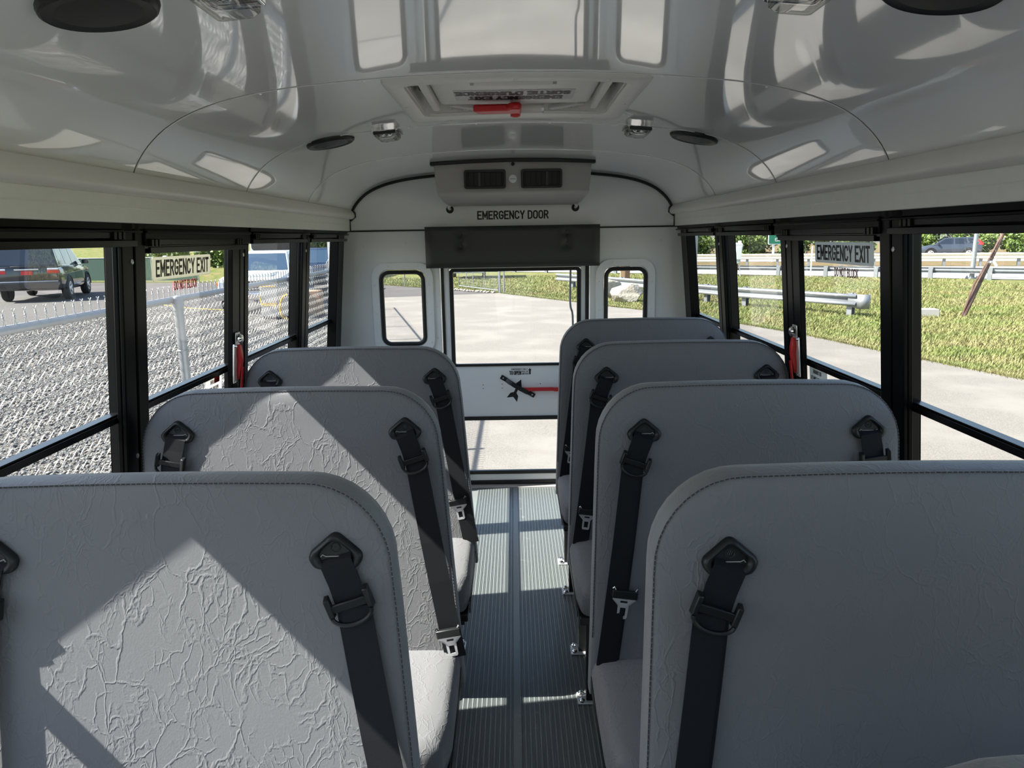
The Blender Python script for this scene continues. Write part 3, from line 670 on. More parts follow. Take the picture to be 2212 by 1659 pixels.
def make_seat(s, xi_t, xi_b, xo, y0, label, zt=1.062, gw=0.876):
    sl = 0.162
    fyz = lambda z, d=0.0: y0-0.015-(1.06-z)*sl+d              # y of the front face (d > 0: behind it)
    root = empty('bench_seat', ((xi_b+xo)/2, y0-0.25, ZF), label, 'seat', 'grey bench seats along the aisle')
    out = back_outline(xi_t, xi_b, xo, y0, zt=zt); N = len(out)
    cx, cz = (xi_t+xo)/2, 0.70
    def ins(d):
        a = [Vector((p[0], p[1])) for p in out]; res = []
        area = sum(a[i].x*a[(i+1) % N].y-a[(i+1) % N].x*a[i].y for i in range(N)); sg = 1 if area > 0 else -1
        for i in range(N):
            t = (a[(i+1) % N]-a[i-1]).normalized(); res.append(a[i]+sg*d*Vector((-t.y, t.x)))
        return res
    # cushion of the back: gusset, rounded front and rear edges, slightly padded front
    rings = []
    for d, dep in ((0.035, -0.0045), (0.012, -0.003), (0.003, 0.000), (0.001, 0.003), (0.0, 0.007), (-0.002, 0.030), (0.0, 0.052), (0.005, 0.061), (0.016, 0.067), (0.05, 0.071)):
        rings.append([(q.x, fyz(q.y, dep), q.y) for q in ins(d)])
    front2 = [(q.x+(cx-q.x)*0.10, fyz(q.y, -0.006), q.y+(cz-q.y)*0.10) for q in ins(0.05)]
    b = MB(); b.loft([front2]+rings)
    back = b.build('backrest', VINYL, root, smooth=True, angle=50)
    # sewn seam: dark welt with stitches along the edge of the front panel
    seam = [(q.x, fyz(q.y, -0.0012), q.y) for q in ins(0.0022)]
    seam = seam[1:-4]
    b = MB(); L = 0.0
    for i in range(len(seam)-1):
        a, c = Vector(seam[i]), Vector(seam[i+1]); ln = (c-a).length; t = (c-a)/ln
        k = max(1, round(ln/0.0085))
        for j in range(k):
            p = a+t*ln*(j+0.12)/k; q = a+t*ln*(j+0.80)/k; nn = Vector((0, -1, 0)); sd = t.cross(nn).normalized()*0.0008
            b.add([p-sd, p+sd, q+sd, q-sd, p-sd+nn*0.0009, p+sd+nn*0.0009, q+sd+nn*0.0009, q-sd+nn*0.0009], [(0,1,5,4),(1,2,6,5),(2,3,7,6),(3,0,4,7),(4,5,6,7)])
    b.build('stitching', STITCH, back, kind='stuff')
    b = MB(); b.tube([(p[0], p[1]+0.0022, p[2]) for p in seam], 0.0022, 5); b.build('welt', VINYL, back, smooth=True)
    # seat cushion with a black underside board
    x0, x1 = (xi_b, xo-s*0.01)
    yb_, yf = fyz(0.36)-0.005, fyz(0.36)-0.378
    def cush(inset, z): return [(x0+s*inset, yb_-inset*0.2, z), (x0+s*inset, yf+inset, z), (x1-s*inset, yf+inset, z), (x1-s*inset, yb_-inset*0.2, z)]
    rx = []
    for ins_, z in ((0.012, 0.262), (0.002, 0.272), (0.0, 0.300), (0.002, 0.335), (0.010, 0.354), (0.028, 0.364), (0.07, 0.370)):
        pr = []
        for (ax_, ay), (bx_, by) in zip([(x0+s*ins_, yb_), (x0+s*ins_, yf+ins_), (x1-s*ins_, yf+ins_), (x1-s*ins_, yb_)], [(x0+s*ins_, yf+ins_), (x1-s*ins_, yf+ins_), (x1-s*ins_, yb_), (x0+s*ins_, yb_)]):
            for t in (0, 0.06, 0.25, 0.5, 0.75, 0.94):
                px, py = ax_+(bx_-ax_)*t, ay+(by-ay)*t
                pr.append((px, py, z))
        # soften the two front corners
        rr = []
        for (px, py, pz) in pr:
            for fx in (x0+s*ins_, x1-s*ins_):
                dx, dy = abs(px-fx), abs(py-(yf+ins_))
                if dx < 0.06 and dy < 0.06:
                    c_ = (1-dx/0.06)*(1-dy/0.06)*0.018; px += (1 if fx == min(x0+s*ins_, x1-s*ins_) else -1)*c_; py += c_
            rr.append((px, py, pz))
        rx.append(rr)
    b = MB(); b.loft(rx); cu = b.build('seat_cushion', VINYL, root, smooth=True, angle=60)
    b = MB(); b.box(min(x0, x1)+0.006, max(x0, x1)-0.006, yf+0.012, yb_, 0.238, 0.264); b.build('seat_board', PLASTIC, root, bevel=0.004)
    b = MB(); xx = x0-s*0.0012; b.loft([[(xx, y, z), (xx+s*0.003, y, z), (xx+s*0.003, y, z-0.006-0.03*k), (xx, y, z-0.006-0.03*k)] for y, z, k in ((yb_, 0.318, 1), (yb_-0.12, 0.300, .8), (yb_-0.26, 0.287, .6), (yf+0.03, 0.278, .4))])
    b.build('side_trim', PLASTIC, root)
    # leg frame on the aisle side, with foot plates and bolts
    for yy, nm in ((yb_-0.02, 0), (yf+0.07, 1)):
        lx = x0+s*(0.045 if s > 0 else 0.085)
        b = MB(); b.box(lx-0.014, lx+0.014, yy-0.016, yy+0.016, ZF+0.004, 0.24)
        lg = b.build('leg', PLASTIC, root, bevel=0.003)
        b = MB(); b.box(lx-0.030-s*0.012, lx+0.030-s*0.012, yy-0.03, yy+0.03, ZF, ZF+0.007); b.build('foot_plate', STEEL, lg, bevel=0.002)
        for q in (-0.02, 0.02):
            b = MB(); b.lathe([(0.010, 0), (0.010, 0.006), (0.006, 0.010), (0.002, 0.011)], (lx-s*0.028, yy+q, ZF+0.007), 'z', 8); b.build('bolt', CHROME, lg, smooth=True)
    b = MB(); b.box(min(x0, x1)+0.04, max(x0, x1)-0.02, yf+0.05, yf+0.085, 0.205, 0.24); b.box(min(x0, x1)+0.04, max(x0, x1)-0.02, yb_-0.04, yb_-0.005, 0.205, 0.24); b.build('seat_frame', PLASTIC, root, bevel=0.003)
    # three-point belts: one at the aisle, one at the window
    for pos in ('aisle', 'window'):
        if pos == 'aisle': gx, ex, mx_, lean = (-0.288, -0.168, -0.262, 0) if s < 0 else (0.331, 0.232, 0.303, 0)
        else: gx, ex, mx_, lean = (-gw, -gw-0.044, -gw-0.017, 0) if s < 0 else (0.902, 0.925, 0.913, 0)
        gz = 0.948
        P = lambda x, z, d=0.0: (x, fyz(z, d), z)
        kite = [(0.0, 0.033), (0.044, -0.004), (0.033, -0.026), (-0.033, -0.026), (-0.044, -0.004)]
        def rounded(sc_, n=5, r=0.013):
            K = [Vector((a*sc_, c*sc_)) for a, c in kite]; res = []
            for i in range(5):
                p = K[i]; a = (K[i-1]-p); c = (K[(i+1) % 5]-p); da = min(r, a.length*.45); dc = min(r, c.length*.45)
                A, B_ = p+a.normalized()*da, p+c.normalized()*dc
                for k in range(n+1):
                    t = k/n; res.append((1-t)**2*A+2*t*(1-t)*p+t*t*B_)
            return res
        rr = []
        for sc_, dd in ((1.06, 0.0), (1.04, -0.006), (0.96, -0.0105), (0.84, -0.0115), (0.72, -0.009), (0.66, -0.004), (0.64, 0.001)):
            rr.append([P(gx+q.x, gz+0.003+q.y, dd-0.0045) for q in rounded(sc_)])
        b = MB(); b.loft(rr, caps=False); gd = b.build('belt_guide', PLASTIC, root, smooth=True, angle=50)
        b = MB(); b.add([P(gx+q.x, gz+0.003+q.y, -0.0065) for q in rounded(0.68)], [tuple(range(len(rounded(0.68))))]); b.build('guide_recess', INNER, gd, fix=False)
        b = MB(); b.tube([P(gx+0.0075*math.cos(a), gz+0.010+0.0075*math.sin(a), -0.0075) for a in [2*math.pi*k/16 for k in range(16)]], 0.0007, 4, closed=True)
        for q in (-0.003, 0.0, 0.003): b.tube([P(gx+q-0.0015, gz+0.0065+abs(q)*.3, -0.0075), P(gx+q+0.002, gz+0.0135-abs(q)*.3, -0.0075)], 0.0006, 4)
        b.build('guide_emblem', PADV, gd)
        b = MB(); b.tube([P(gx+a, gz-0.0035+c, -0.009) for a, c in ((-0.024, -0.001), (-0.021, 0.0025), (-0.016, 0.0), (0.016, 0.0), (0.021, 0.0025), (0.024, -0.001))], 0.0009, 5); b.build('slot_lip', BOXGREY, gd, smooth=True)
        az_ = 0.868
        strap = [P(gx, gz-0.005, -0.006), P(gx+(mx_-gx)*0.1, gz-0.012, -0.016), P(gx+(mx_-gx)*0.55, 0.905, -0.014), P(mx_, az_, -0.014)]
        for t in (0.2, 0.4, 0.6, 0.8, 1.0): strap.append(P(mx_+(ex-mx_)*t, az_+(0.355-az_)*t, -0.0135-0.012*math.sin(math.pi*t)))
        b = MB(); b.loft(belt_strip(strap, 0.051)); st = b.build('belt_strap', BELT, root)
        # second layer of webbing and the sliding adjuster
        b = MB(); b.loft(belt_strip([(p[0]-s*0.006, p[1]-0.0035, p[2]) for p in strap[3:]], 0.050)); b.build('belt_strap', BELT, root)
        sl_dir = Vector((mx_-gx, 0, az_-gz)).normalized(); sd = Vector((-sl_dir.z, 0, sl_dir.x))
        cA = Vector(P(mx_, az_, -0.018))
        ad_o = lambda u, v, w_: tuple(cA+sd*u+Vector((-sl_dir.x, 0, -sl_dir.z))*v+Vector((0, -w_, 0)))
        b = MB()
        b.box(-0.032, 0.032, 0.0, 0.014, 0.001, 0.008, ad_o)
        for q in (-1, 1): b.hexa([ad_o(*p) for p in ((q*0.029, -0.008, -0.004), (q*0.038, -0.008, -0.004), (q*0.038, 0.030, -0.004), (q*0.029, 0.030, -0.004), (q*0.028, -0.006, 0.010), (q*0.037, -0.006, 0.012), (q*0.037, 0.026, 0.012), (q*0.028, 0.026, 0.010))])
        ad = b.build('belt_adjuster', PLASTIC, root, bevel=0.0018)
        b = MB(); b.tube([ad_o(0.033*math.cos(a), -0.006+0.019*math.sin(a), 0.010) for a in [math.pi+math.pi*k/12 for k in range(13)]], 0.0036, 6); b.build('adjuster_loop', PLASTIC, ad, smooth=True)
        # latch tongue hanging on the strap
        if pos == 'aisle':
            t = 0.86; lz = az_+(0.355-az_)*t; lx = mx_+(ex-mx_)*t
            dn = Vector((ex-mx_, 0, 0.355-az_)).normalized(); sd2 = Vector((-dn.z, 0, dn.x)); base = Vector(P(lx, lz, -0.028))
            tl = 0.20
            dn2 = Vector((dn.x+0.16*-s*-1*0, dn.y, dn.z)); lo = lambda u, v, w_: tuple(base+sd2*u+dn2*v+Vector((0, -w_+v*-0.05, 0)))
            lt = empty('belt_latch', base, ); lt.parent = root; lt.location = base-wl(root)
            b = MB(); b.box(-0.033, 0.033, -0.011, 0.011, -0.002, 0.011, lo); lt2 = b.build('latch_cover', PLASTIC, root, bevel=0.003)
            bpy.data.objects.remove(lt)
            b = MB(); o_ = [(-0.031, 0.010), (0.031, 0.010), (0.029, 0.016), (0.016, 0.022), (0.014, 0.030), (0.013, 0.062), (0.010, 0.066), (-0.010, 0.066), (-0.013, 0.062), (-0.014, 0.030), (-0.016, 0.022), (-0.029, 0.016)]
            def grow(pts, k): return pts
            i_ = [(-0.0072, 0.036), (0.0072, 0.036), (0.0072, 0.037), (0.0072, 0.038), (0.0072, 0.042), (0.0072, 0.056), (0.0068, 0.058), (-0.0068, 0.058), (-0.0072, 0.056), (-0.0072, 0.042), (-0.0072, 0.038), (-0.0072, 0.037)]
            b.ring(o_, i_, lambda u, v: lo(u, v, 0.0055), lambda u, v: lo(u, v, 0.003))
            b.build('latch_tongue', STEEL, lt2)
            b = MB(); b.box(-0.009, 0.009, 0.0175, 0.0225, 0.0056, 0.0062, lo); b.build('tongue_slot', INNER, lt2)
            for q in (-1, 1):
                b = MB(); b.tube([lo(q*0.026, -0.011, 0.006), lo(q*0.030, -0.018, 0.006), lo(q*0.033, -0.014, 0.006)], 0.0025, 6); b.build('latch_clip', CHROME, lt2, smooth=True)
    return root
def place_latch(root, dz):
    """slide the aisle latch of a copied seat along its strap"""
    s = -1 if root.location.x < 0 else 1
    k = (0.094 if s < 0 else -0.071)/0.513
    for ch in root.children:
        if ch.name.startswith('latch_cover'): ch.location += Vector((-k*dz*1.95, dz*0.162, dz))
protoL = make_seat(-1, -0.198, -0.153, -0.985, 1.100, 'nearest grey vinyl bench seat left of the aisle, large sun patch across its back', 1.061, 0.842)
protoM = make_seat(-1, -0.198, -0.153, -0.985, 1.842, 'grey vinyl bench seat left of the aisle, middle of three, bright blue-white belt tongue', 1.052, 0.886)
protoR = make_seat(1, 0.213, 0.190, 0.985, 1.060, 'large shaded grey vinyl bench seat filling the lower right corner', 1.074)
protoS = make_seat(1, 0.213, 0.190, 0.985, 1.79, 'shaded grey vinyl bench seat right of the aisle, directly behind the lower right one')
for proto, y, lab, dz in ((protoM, 2.562, 'grey vinyl bench seat left of the aisle, rearmost, beside the red left window latch', 0.08),
                          (protoS, 2.53, 'shaded grey vinyl bench seat right of the aisle, beside the red right window latch', 0.05),
                          (protoS, 3.26, 'shaded grey vinyl bench seat right of the aisle, rearmost, close to the emergency door', 0.06),
                          (protoR, 0.40, 'grey vinyl bench seat showing only a rounded top edge at the bottom right', 0.0)):
    r_ = copy_tree(proto); r_.location.y += y-{protoM: 1.842, protoS: 1.79, protoR: 1.06}[proto]; r_['label'] = lab
    if dz: place_latch(r_, dz)
place_latch(protoS, 0.12)

# ------------------------------------------------------------------ fixtures
# rear vent box
t = empty('vent_box', (0.01, 3.98, 1.62), 'grey rear vent box with two black louvred outlets above the emergency door', 'vent')
def bx(x, y, z): return (x, y, z)
b = MB()
sec = [(3.745, 1.838, 0.405), (3.755, 1.665, 0.390), (3.785, 1.655, 0.388), (3.945, 1.625, 0.372), (4.185, 1.618, 0.365), (4.185, 1.815, 0.405)]
rings = []
for x_, in ((-1,), (1,)):
    rings.append([(0.008+x_*hw, y, min(z, 1.838)) for y, z, hw in sec])
b.loft(rings)
vb = b.build('housing', BOXGREY, t, bevel=0.008, seg=3)
b = MB(); b.loft([[(x, 3.730, zz-0.016), (x, 3.730, zz), (x, 3.775, zz), (x, 3.775, zz-0.017)] for x, zz in ((-0.410, 1.817), (-0.2, 1.826), (0.008, 1.830), (0.2, 1.827), (0.427, 1.817))]); b.build('top_seal', RUBBER, t, bevel=0.003)
b = MB(); b.lathe([(0.009, 0), (0.009, -0.008), (0.004, -0.012)], (0.009, 3.748, 1.803), 'y', 14); b.build('knob', PLASTIC, t, smooth=True)
for xa, xb in ((-0.240, -0.028), (0.050, 0.258)):
    za, zb = 1.684, 1.777
    vy = lambda z: 3.7505-(z-1.665)*0.058
    b = MB(); b.ring(rrect(xa, xb, za, zb, 0.012, 5), rrect(xa+0.012, xb-0.012, za+0.012, zb-0.012, 0.004, 5), lambda x, z: (x, vy(z)-0.012, z), lambda x, z: (x, vy(z)+0.004, z)); lv = b.build('outlet', PLASTIC, t, bevel=0.002)
    b = MB(); b.box(xa+0.01, xb-0.01, 3.744, 3.748, za+0.01, zb-0.01); b.build('outlet_back', INNER, lv)
    for k in range(7):
        x = xa+0.022+k*(xb-xa-0.044)/6; mid_ = (k == (2 if xa < 0 else 4))
        b = MB(); w_ = 0.006 if mid_ else 0.0012
        b.box(x-w_, x+w_, 3.734, 3.744, za+0.013, zb-0.013); b.build('vane', BLACKLITE if not mid_ else PADV, lv)
b = MB(); b.lathe([(0.021, 0), (0.021, -0.003), (0.0185, -0.005), (0.001, -0.0055)], (0.008, 3.748, 1.731), 'y', 24); em = b.build('round_emblem', SIGNWHITE, t, smooth=True)
b = MB(); b.box(-0.006, 0.022, 3.741, 3.7425, 1.729, 1.733); b.build('emblem_mark', BOXGREY, em)
# head bumper pad over the door
t = empty('head_pad', (0.001, 4.14, 1.273), 'padded charcoal head bumper with four tufted buttons over the emergency door', 'pad')
nx, nz = 48, 16; vs = []; fs = []
btn = [(-0.294, 1.463), (-0.294, 1.397), (0.311, 1.462), (0.311, 1.398)]
for j in range(nz+1):
    for i in range(nx+1):
        x = -0.4955+0.9925*i/nx; z = 1.2735+0.2315*j/nz
        e = min(i, nx-i, j, nz-j); y = 4.098+(0.012 if e == 0 else 0.003 if e == 1 else 0)
        for k, (bx_, bz) in enumerate(btn):
            d = math.hypot(x-bx_, z-bz); y += 0.020*math.exp(-(d/0.024)**2)
            if k % 2 == 1:      # two pleats fan out below the lower button
                for sg in (-1, 1):
                    u = (bz-z); off = x-bx_-sg*u*0.85
                    if 0 < u < 0.075: y += 0.007*math.exp(-(off/0.008)**2)*(1-u/0.075)
        if abs(min(abs(x+0.294), abs(x-0.311))) < 0.012 and 1.397 < z < 1.463: y += 0.006
        vs.append((x, y, z))
for j in range(nz):
    for i in range(nx): a = j*(nx+1)+i; fs.append((a, a+1, a+nx+2, a+nx+1))
n0 = len(vs); border = [i for i in range(nx+1)]+[j*(nx+1)+nx for j in range(1, nz+1)]+[nz*(nx+1)+i for i in range(nx-1, -1, -1)]+[j*(nx+1) for j in range(nz-1, 0, -1)]
vs += [(vs[i][0], 4.186, vs[i][2]) for i in border]
for k in range(len(border)): k2 = (k+1) % len(border); fs.append((border[k2], border[k], n0+k, n0+k2))
fs.append(tuple(n0+k for k in range(len(border))))
b = MB(); b.add(vs, fs); b.build('cushion', PADV, t, smooth=True, angle=50)
for bx_, bz in btn:
    b = MB(); b.lathe([(0.0105, 0.008), (0.0105, 0.0), (0.0085, -0.0022), (0.001, -0.003)], (bx_, 4.1175, bz), 'y', 16); b.build('button', PADV, t, smooth=True)
# speakers
def speaker(x, y, r, label):
    z = archz(x); sl_ = (archz(abs(x)+0.05)-archz(abs(x)-0.05))/0.1*(1 if x > 0 else -1)
    t = empty('ceiling_speaker', (x, y, z-0.004), label, 'speaker', 'round black ceiling speakers')
    b = MB(); b.lathe([(r, 0.012), (r, -0.001), (r*0.97, -0.008), (r*0.92, -0.011), (r*0.88, -0.009)], (0, 0, 0), 'z', 40)
    for i, v in enumerate(b.v): b.v[i] = (v[0], v[1], v[2]+v[0]*sl_)
    b.build('rim', PLASTIC, t, smooth=True, local=True)
    b = MB(); b.lathe([(r*0.90, -0.006), (r*0.6, -0.011), (r*0.2, -0.0135), (0.001, -0.014)], (0, 0, 0), 'z', 40)
    for i, v in enumerate(b.v): b.v[i] = (v[0], v[1], v[2]+v[0]*sl_)
    g = b.build('grille', RUBBER, t, smooth=True, local=True)
speaker(-0.622, 1.178, 0.086, 'large round black speaker in the ceiling at the top left corner')
speaker(0.645, 1.150, 0.086, 'large round black speaker in the ceiling at the top right corner')
speaker(-0.652, 2.700, 0.086, 'small looking round black speaker far back on the left of the ceiling')
speaker(0.668, 2.715, 0.086, 'small looking round black speaker far back on the right of the ceiling')
# dome lamps
def dome(x, y, label):
    z = archz(x); sl_ = (archz(abs(x)+0.03)-archz(abs(x)-0.03))/0.06*(1 if x > 0 else -1)
    t = empty('dome_lamp', (x, y, z-0.002), label, 'lamp', 'clear square ceiling dome lamps')
    sh = lambda px, py, pz: (px, py, pz+px*sl_)
    b = MB(); b.ring(rrect(-0.045, 0.045, -0.075, 0.075, 0.012, 4), rrect(-0.038, 0.038, -0.066, 0.066, 0.008, 4), lambda a, c: sh(a, c, -0.010), lambda a, c: sh(a, c, 0.006)); b.build('frame', CHROME, t, local=True, bevel=0.002)
    b = MB(); b.box(-0.038, 0.038, -0.074, -0.060, -0.020, -0.004, sh); b.build('switch_bar', PLASTIC, t, local=True, bevel=0.002)
    rg = [[sh(px, py, zz) for px, py in rrect(-0.040+i_, 0.040-i_, -0.062+i_, 0.068-i_, 0.010, 4)] for i_, zz in ((0, -0.006), (0.002, -0.022), (0.010, -0.030), (0.020, -0.032))]
    b = MB(); b.loft(rg); b.build('lens', LENS, t, local=True, smooth=True, angle=50)
    b = MB(); b.lathe([(0.024, -0.002), (0.020, -0.010), (0.010, -0.018), (0.002, -0.02)], (0, 0.005, 0), 'z', 16)
    for i, v in enumerate(b.v): b.v[i] = sh(*v)
    b.build('reflector', CHROME, t, local=True, smooth=True)
    b = MB(); b.box(-0.036, 0.036, -0.06, 0.064, -0.003, -0.001, sh); b.build('reflector_plate', STEEL, t, local=True)
dome(-0.432, 1.175, 'clear lensed dome lamp cut by the top edge, left of the middle')
dome(0.460, 1.190, 'clear lensed dome lamp cut by the top edge, right of the middle')
dome(-0.436, 2.650, 'square clear dome lamp left of the roof hatch, far back')
dome(0.452, 2.650, 'square clear dome lamp right of the roof hatch, far back')
# roof hatch
t = empty('roof_hatch', (0.02, 2.18, 1.80), 'cream roof escape hatch with a red handle and an upside-down label', 'hatch')
def hz(dz): return lambda x, y: (x, y, archz(x-0.018)+dz)
b = MB()
rr = []
for (xa, xb, ya, yb, r_, dz) in ((-0.322, 0.362, 1.866, 2.510, 0.03, 0.002), (-0.320, 0.360, 1.868, 2.508, 0.03, -0.006), (-0.312, 0.352, 1.876, 2.500, 0.03, -0.010), (-0.283, 0.318, 1.905, 2.440, 0.04, -0.013), (-0.272, 0.304, 1.913, 2.412, 0.04, -0.008), (-0.268, 0.300, 1.918, 2.405, 0.04, 0.02), (-0.268, 0.300, 1.918, 2.405, 0.04, 0.07)):
    def dense(pts):
        out = []
        for k in range(len(pts)):
            a, c = pts[k-1], pts[k]; m_ = 6 if k % 7 == 0 else 1
            for j in range(1, m_+1): out.append((a[0]+(c[0]-a[0])*j/m_, a[1]+(c[1]-a[1])*j/m_))
        return out
    rr.append([hz(dz)(x, y) for x, y in dense(rrect(xa, xb, ya, yb, r_, 6))])
b.loft(rr, caps=False); b.build('hatch_frame', CREAM, t, smooth=True, angle=50)
b = MB(); b.box(-0.30, 0.33, 1.89, 2.45, 1.893, 1.900); b.build('hatch_lid', CREAM, t, bevel=0.004)
b = MB(); b.loft([[(x, y, z) for x, y in rrect(-0.205-q, 0.235+q, 1.955-q*.3, 2.285+q*.4, 0.02, 4)] for q, z in ((0.02, 1.893), (0.008, 1.846), (0.0, 1.838), (-0.03, 1.836))]); b.build('lid_tray', CREAM, t, smooth=True, angle=50)
for sx in (-0.226, 0.258):
    b = MB(); b.box(sx-0.011, sx+0.011, 1.935, 2.325, 1.826, 1.893); b.build('lid_rib', CREAM, t, bevel=0.005)
b = MB(); b.box(-0.155, 0.182, 2.068, 2.205, 1.8335, 1.8362); lb = b.build('hatch_label', SIGNGREY, t)
lettering('lettering', 'EMERGENCY EXIT', LETTER, lb, (0.152, 2.142, 1.8332), (-1, 0, 0), (0, 1, 0), 0.272, 0.048, t=0.17)
lettering('lettering', "SORTIE D'URGENCE", LETTER, lb, (0.172, 2.078, 1.8332), (-1, 0, 0), (0, 1, 0), 0.325, 0.048, t=0.17)
b = MB(); b.tube([(-0.090, 1.936, 1.832), (0.112, 1.936, 1.832)], 0.0125, 12); h = b.build('roller', CREAM, t, smooth=True)
for x in (-0.094, 0.116):
    b = MB(); b.tube([(x-0.006, 1.936, 1.832), (x+0.006, 1.936, 1.832)], 0.010, 10); b.build('roller_end', BOXGREY, h, smooth=True)
b = MB(); b.tube([(0.03, 2.305, 1.825), (0.098, 2.305, 1.825)], 0.0145, 12); h = b.build('handle_barrel', CREAM, t, smooth=True)
b = MB(); b.tube([(0.098, 2.305, 1.825), (0.104, 2.305, 1.825)], 0.014, 10); b.build('barrel_end', STEEL, h, smooth=True)
hp = [(-0.108, 2.195), (-0.100, 2.235), (-0.086, 2.252), (0.0, 2.252), (0.008, 2.275), (0.020, 2.280), (0.034, 2.270), (0.034, 2.178), (0.026, 2.168), (0.006, 2.168), (-0.002, 2.175), (-0.008, 2.190)]
b = MB(); b.prism(hp, lambda x, y: (x, y, 1.802), lambda x, y: (x, y, 1.822)); h = b.build('red_handle', RED, t, bevel=0.006, seg=3)
b = MB(); b.lathe([(0.015, 0.035), (0.015, 0.0), (0.013, -0.003), (0.010, -0.003), (0.009, 0.001)], (0.017, 2.268, 1.800), 'z', 18); b.build('handle_hub', RED, h, smooth=True)
for s in (-1, 1):
    b = MB(); b.prism([(0.02+s*0.10, 2.345), (0.02+s*0.185, 2.275), (0.02+s*0.21, 2.285), (0.02+s*0.115, 2.375)], lambda x, y: (x, y, 1.832), lambda x, y: (x, y, 1.842)); b.build('hinge_arm', SIGNGREY, t, bevel=0.002)
    xx = -0.252 if s < 0 else 0.284
    b = MB(); b.tube([(xx, 1.95, 1.868), (xx+0.012*-s, 2.00, 1.862), (xx+0.012*-s, 2.12, 1.862), (xx, 2.18, 1.868)], 0.012, 8); b.build('lid_gasket', RUBBER, t, smooth=True)
    for k in range(5):
        x = 0.016+s*(0.13+0.018*k); b = MB(); b.box(x-0.002, x+0.002, 2.385, 2.402, 1.84, 1.892); b.build('rib', CREAM, t)
for x, y in ((-0.22, 1.890), (0.016, 1.890), (0.25, 1.890), (-0.30, 2.2), (0.335, 2.2), (-0.20, 2.478), (0.24, 2.478)):
    b = MB(); b.lathe([(0.006, 0.002), (0.005, -0.002), (0.001, -0.003)], hz(-0.011)(x, y), 'z', 10); b.build('screw', CREAM, t, smooth=True)

# ------------------------------------------------------------------ outdoors: ground
def flat(name, pts, z, m, kind='structure'):
    b = MB(); b.add([(x, y, z) for x, y in pts], [tuple(range(len(pts)))])
    o = b.build(name, m, kind=kind); return o
edge = [(9.4, -40), (8.6, 0), (7.55, 10.3), (6.98, 12.5), (6.3, 15.6), (5.56, 17.7), (4.75, 19.6), (3.89, 21.2), (2.95, 22.6), (2.1, 24.2), (0.74, 26.5), (-0.57, 28.75), (-2.63, 31.6), (-4.29, 32.9), (-6.4, 35.3), (-12, 39)]
flat('ground_grass', [(-120, -60), (120, -60), (120, 140), (-120, 140)], ZG-0.05, GRASSM)
flat('ground_asphalt', [(-1.5, -40)]+edge[:12]+[(-4.96, 27.4), (-5.85, 23.2), (-5.3, 23), (-2.4, 9.4), (-1.5, 8.2)], ZG, ASPH)
flat('ground_road', [(-5.85, 23.2), (-4.96, 27.4), (-0.57, 28.75)]+edge[12:]+[(-20, 40.5), (-40, 46), (-70, 50), (-70, 30), (-30, 36), (-16.4, 29.0), (-11, 23.9), (-9.3, 23.0)], ZG-0.012, DARKASPH)
flat('ground_gravel', [(-1.5, -40), (-1.5, 8.2), (-2.4, 9.4), (-5.3, 23), (-9.3, 23.0), (-11, 23.9), (-16.4, 29.0), (-30, 36), (-70, 30), (-70, -40)], ZG-0.006, GRAVEL)
flat('ground_road_line', [(-16.6, 29.5), (-11.1, 24.35), (-9.3, 23.4), (-9.3, 23.25), (-11.05, 24.2), (-16.6, 29.3)], ZG-0.004, YELLOW)
flat('ground_highway', [(60, 8), (23.0, 31.8), (10.6, 41.0), (-4, 49.8), (-4, 58), (13.5, 51.4), (26.4, 45.6), (36, 41.6), (60, 31)], ZG-0.035, CONCROAD)
flat('ground_litter', [(60, 31.5), (36, 42), (26.4, 46), (13.5, 51.8), (-4, 58.4), (-20, 66), (-20, 140), (90, 140), (90, 31)], ZG-0.04, LITTER)
flat('ground_far_lane', [(80, 33), (37, 50.5), (27, 54.5), (14, 60), (14, 66), (27, 61), (38, 57), (80, 40)], ZG-0.03, CONCROAD)
# grass bank on the far left
b = MB(); b.loft([[(x, y, z) for y, z in ((43.5+0.1*abs(x+25), ZG-0.05), (48, -0.35), (55, 0.75), (62, 1.35), (80, 1.6))] for x in (-70, -50, -30, -14, -6)], close=False)
b.build('ground_bank', GRASSM, kind='structure')

def scatter(name, V, F, pos, scl, rotz, m, parent=None, kind='stuff', tilt=None):
    """join many small copies of one little mesh into a single object"""
    V = np.array(V, float); F = np.array(F, int); n = len(pos); k = len(V)
    c, s = np.cos(rotz), np.sin(rotz)
    S = scl if np.ndim(scl) == 2 else np.repeat(np.asarray(scl)[:, None], 3, 1)
    X = V[None, :, :]*S[:, None, :]
    P = np.empty((n, k, 3)); P[..., 0] = X[..., 0]*c[:, None]-X[..., 1]*s[:, None]; P[..., 1] = X[..., 0]*s[:, None]+X[..., 1]*c[:, None]; P[..., 2] = X[..., 2]
    if tilt is not None: P[..., 0] += P[..., 2]*tilt[:, :1]; P[..., 1] += P[..., 2]*tilt[:, 1:]
    P += np.asarray(pos)[:, None, :]
    FF = (F[None]+(np.arange(n)*k)[:, None, None]).reshape(-1, F.shape[1])
    me = bpy.data.meshes.new(name); nv = n*k; nf = len(FF); w = F.shape[1]
    off = np.array(wl(parent)) if parent else np.zeros(3)
    me.vertices.add(nv); me.vertices.foreach_set('co', (P.reshape(-1, 3)-off).ravel())
    me.loops.add(nf*w); me.loops.foreach_set('vertex_index', FF.ravel())
    me.polygons.add(nf); me.polygons.foreach_set('loop_start', np.arange(nf)*w); me.polygons.foreach_set('loop_total', np.full(nf, w))
    me.update(); me.materials.append(m)
    o = bpy.data.objects.new(name, me); C.objects.link(o); o['kind'] = kind
    if parent: o.parent = parent
    return o
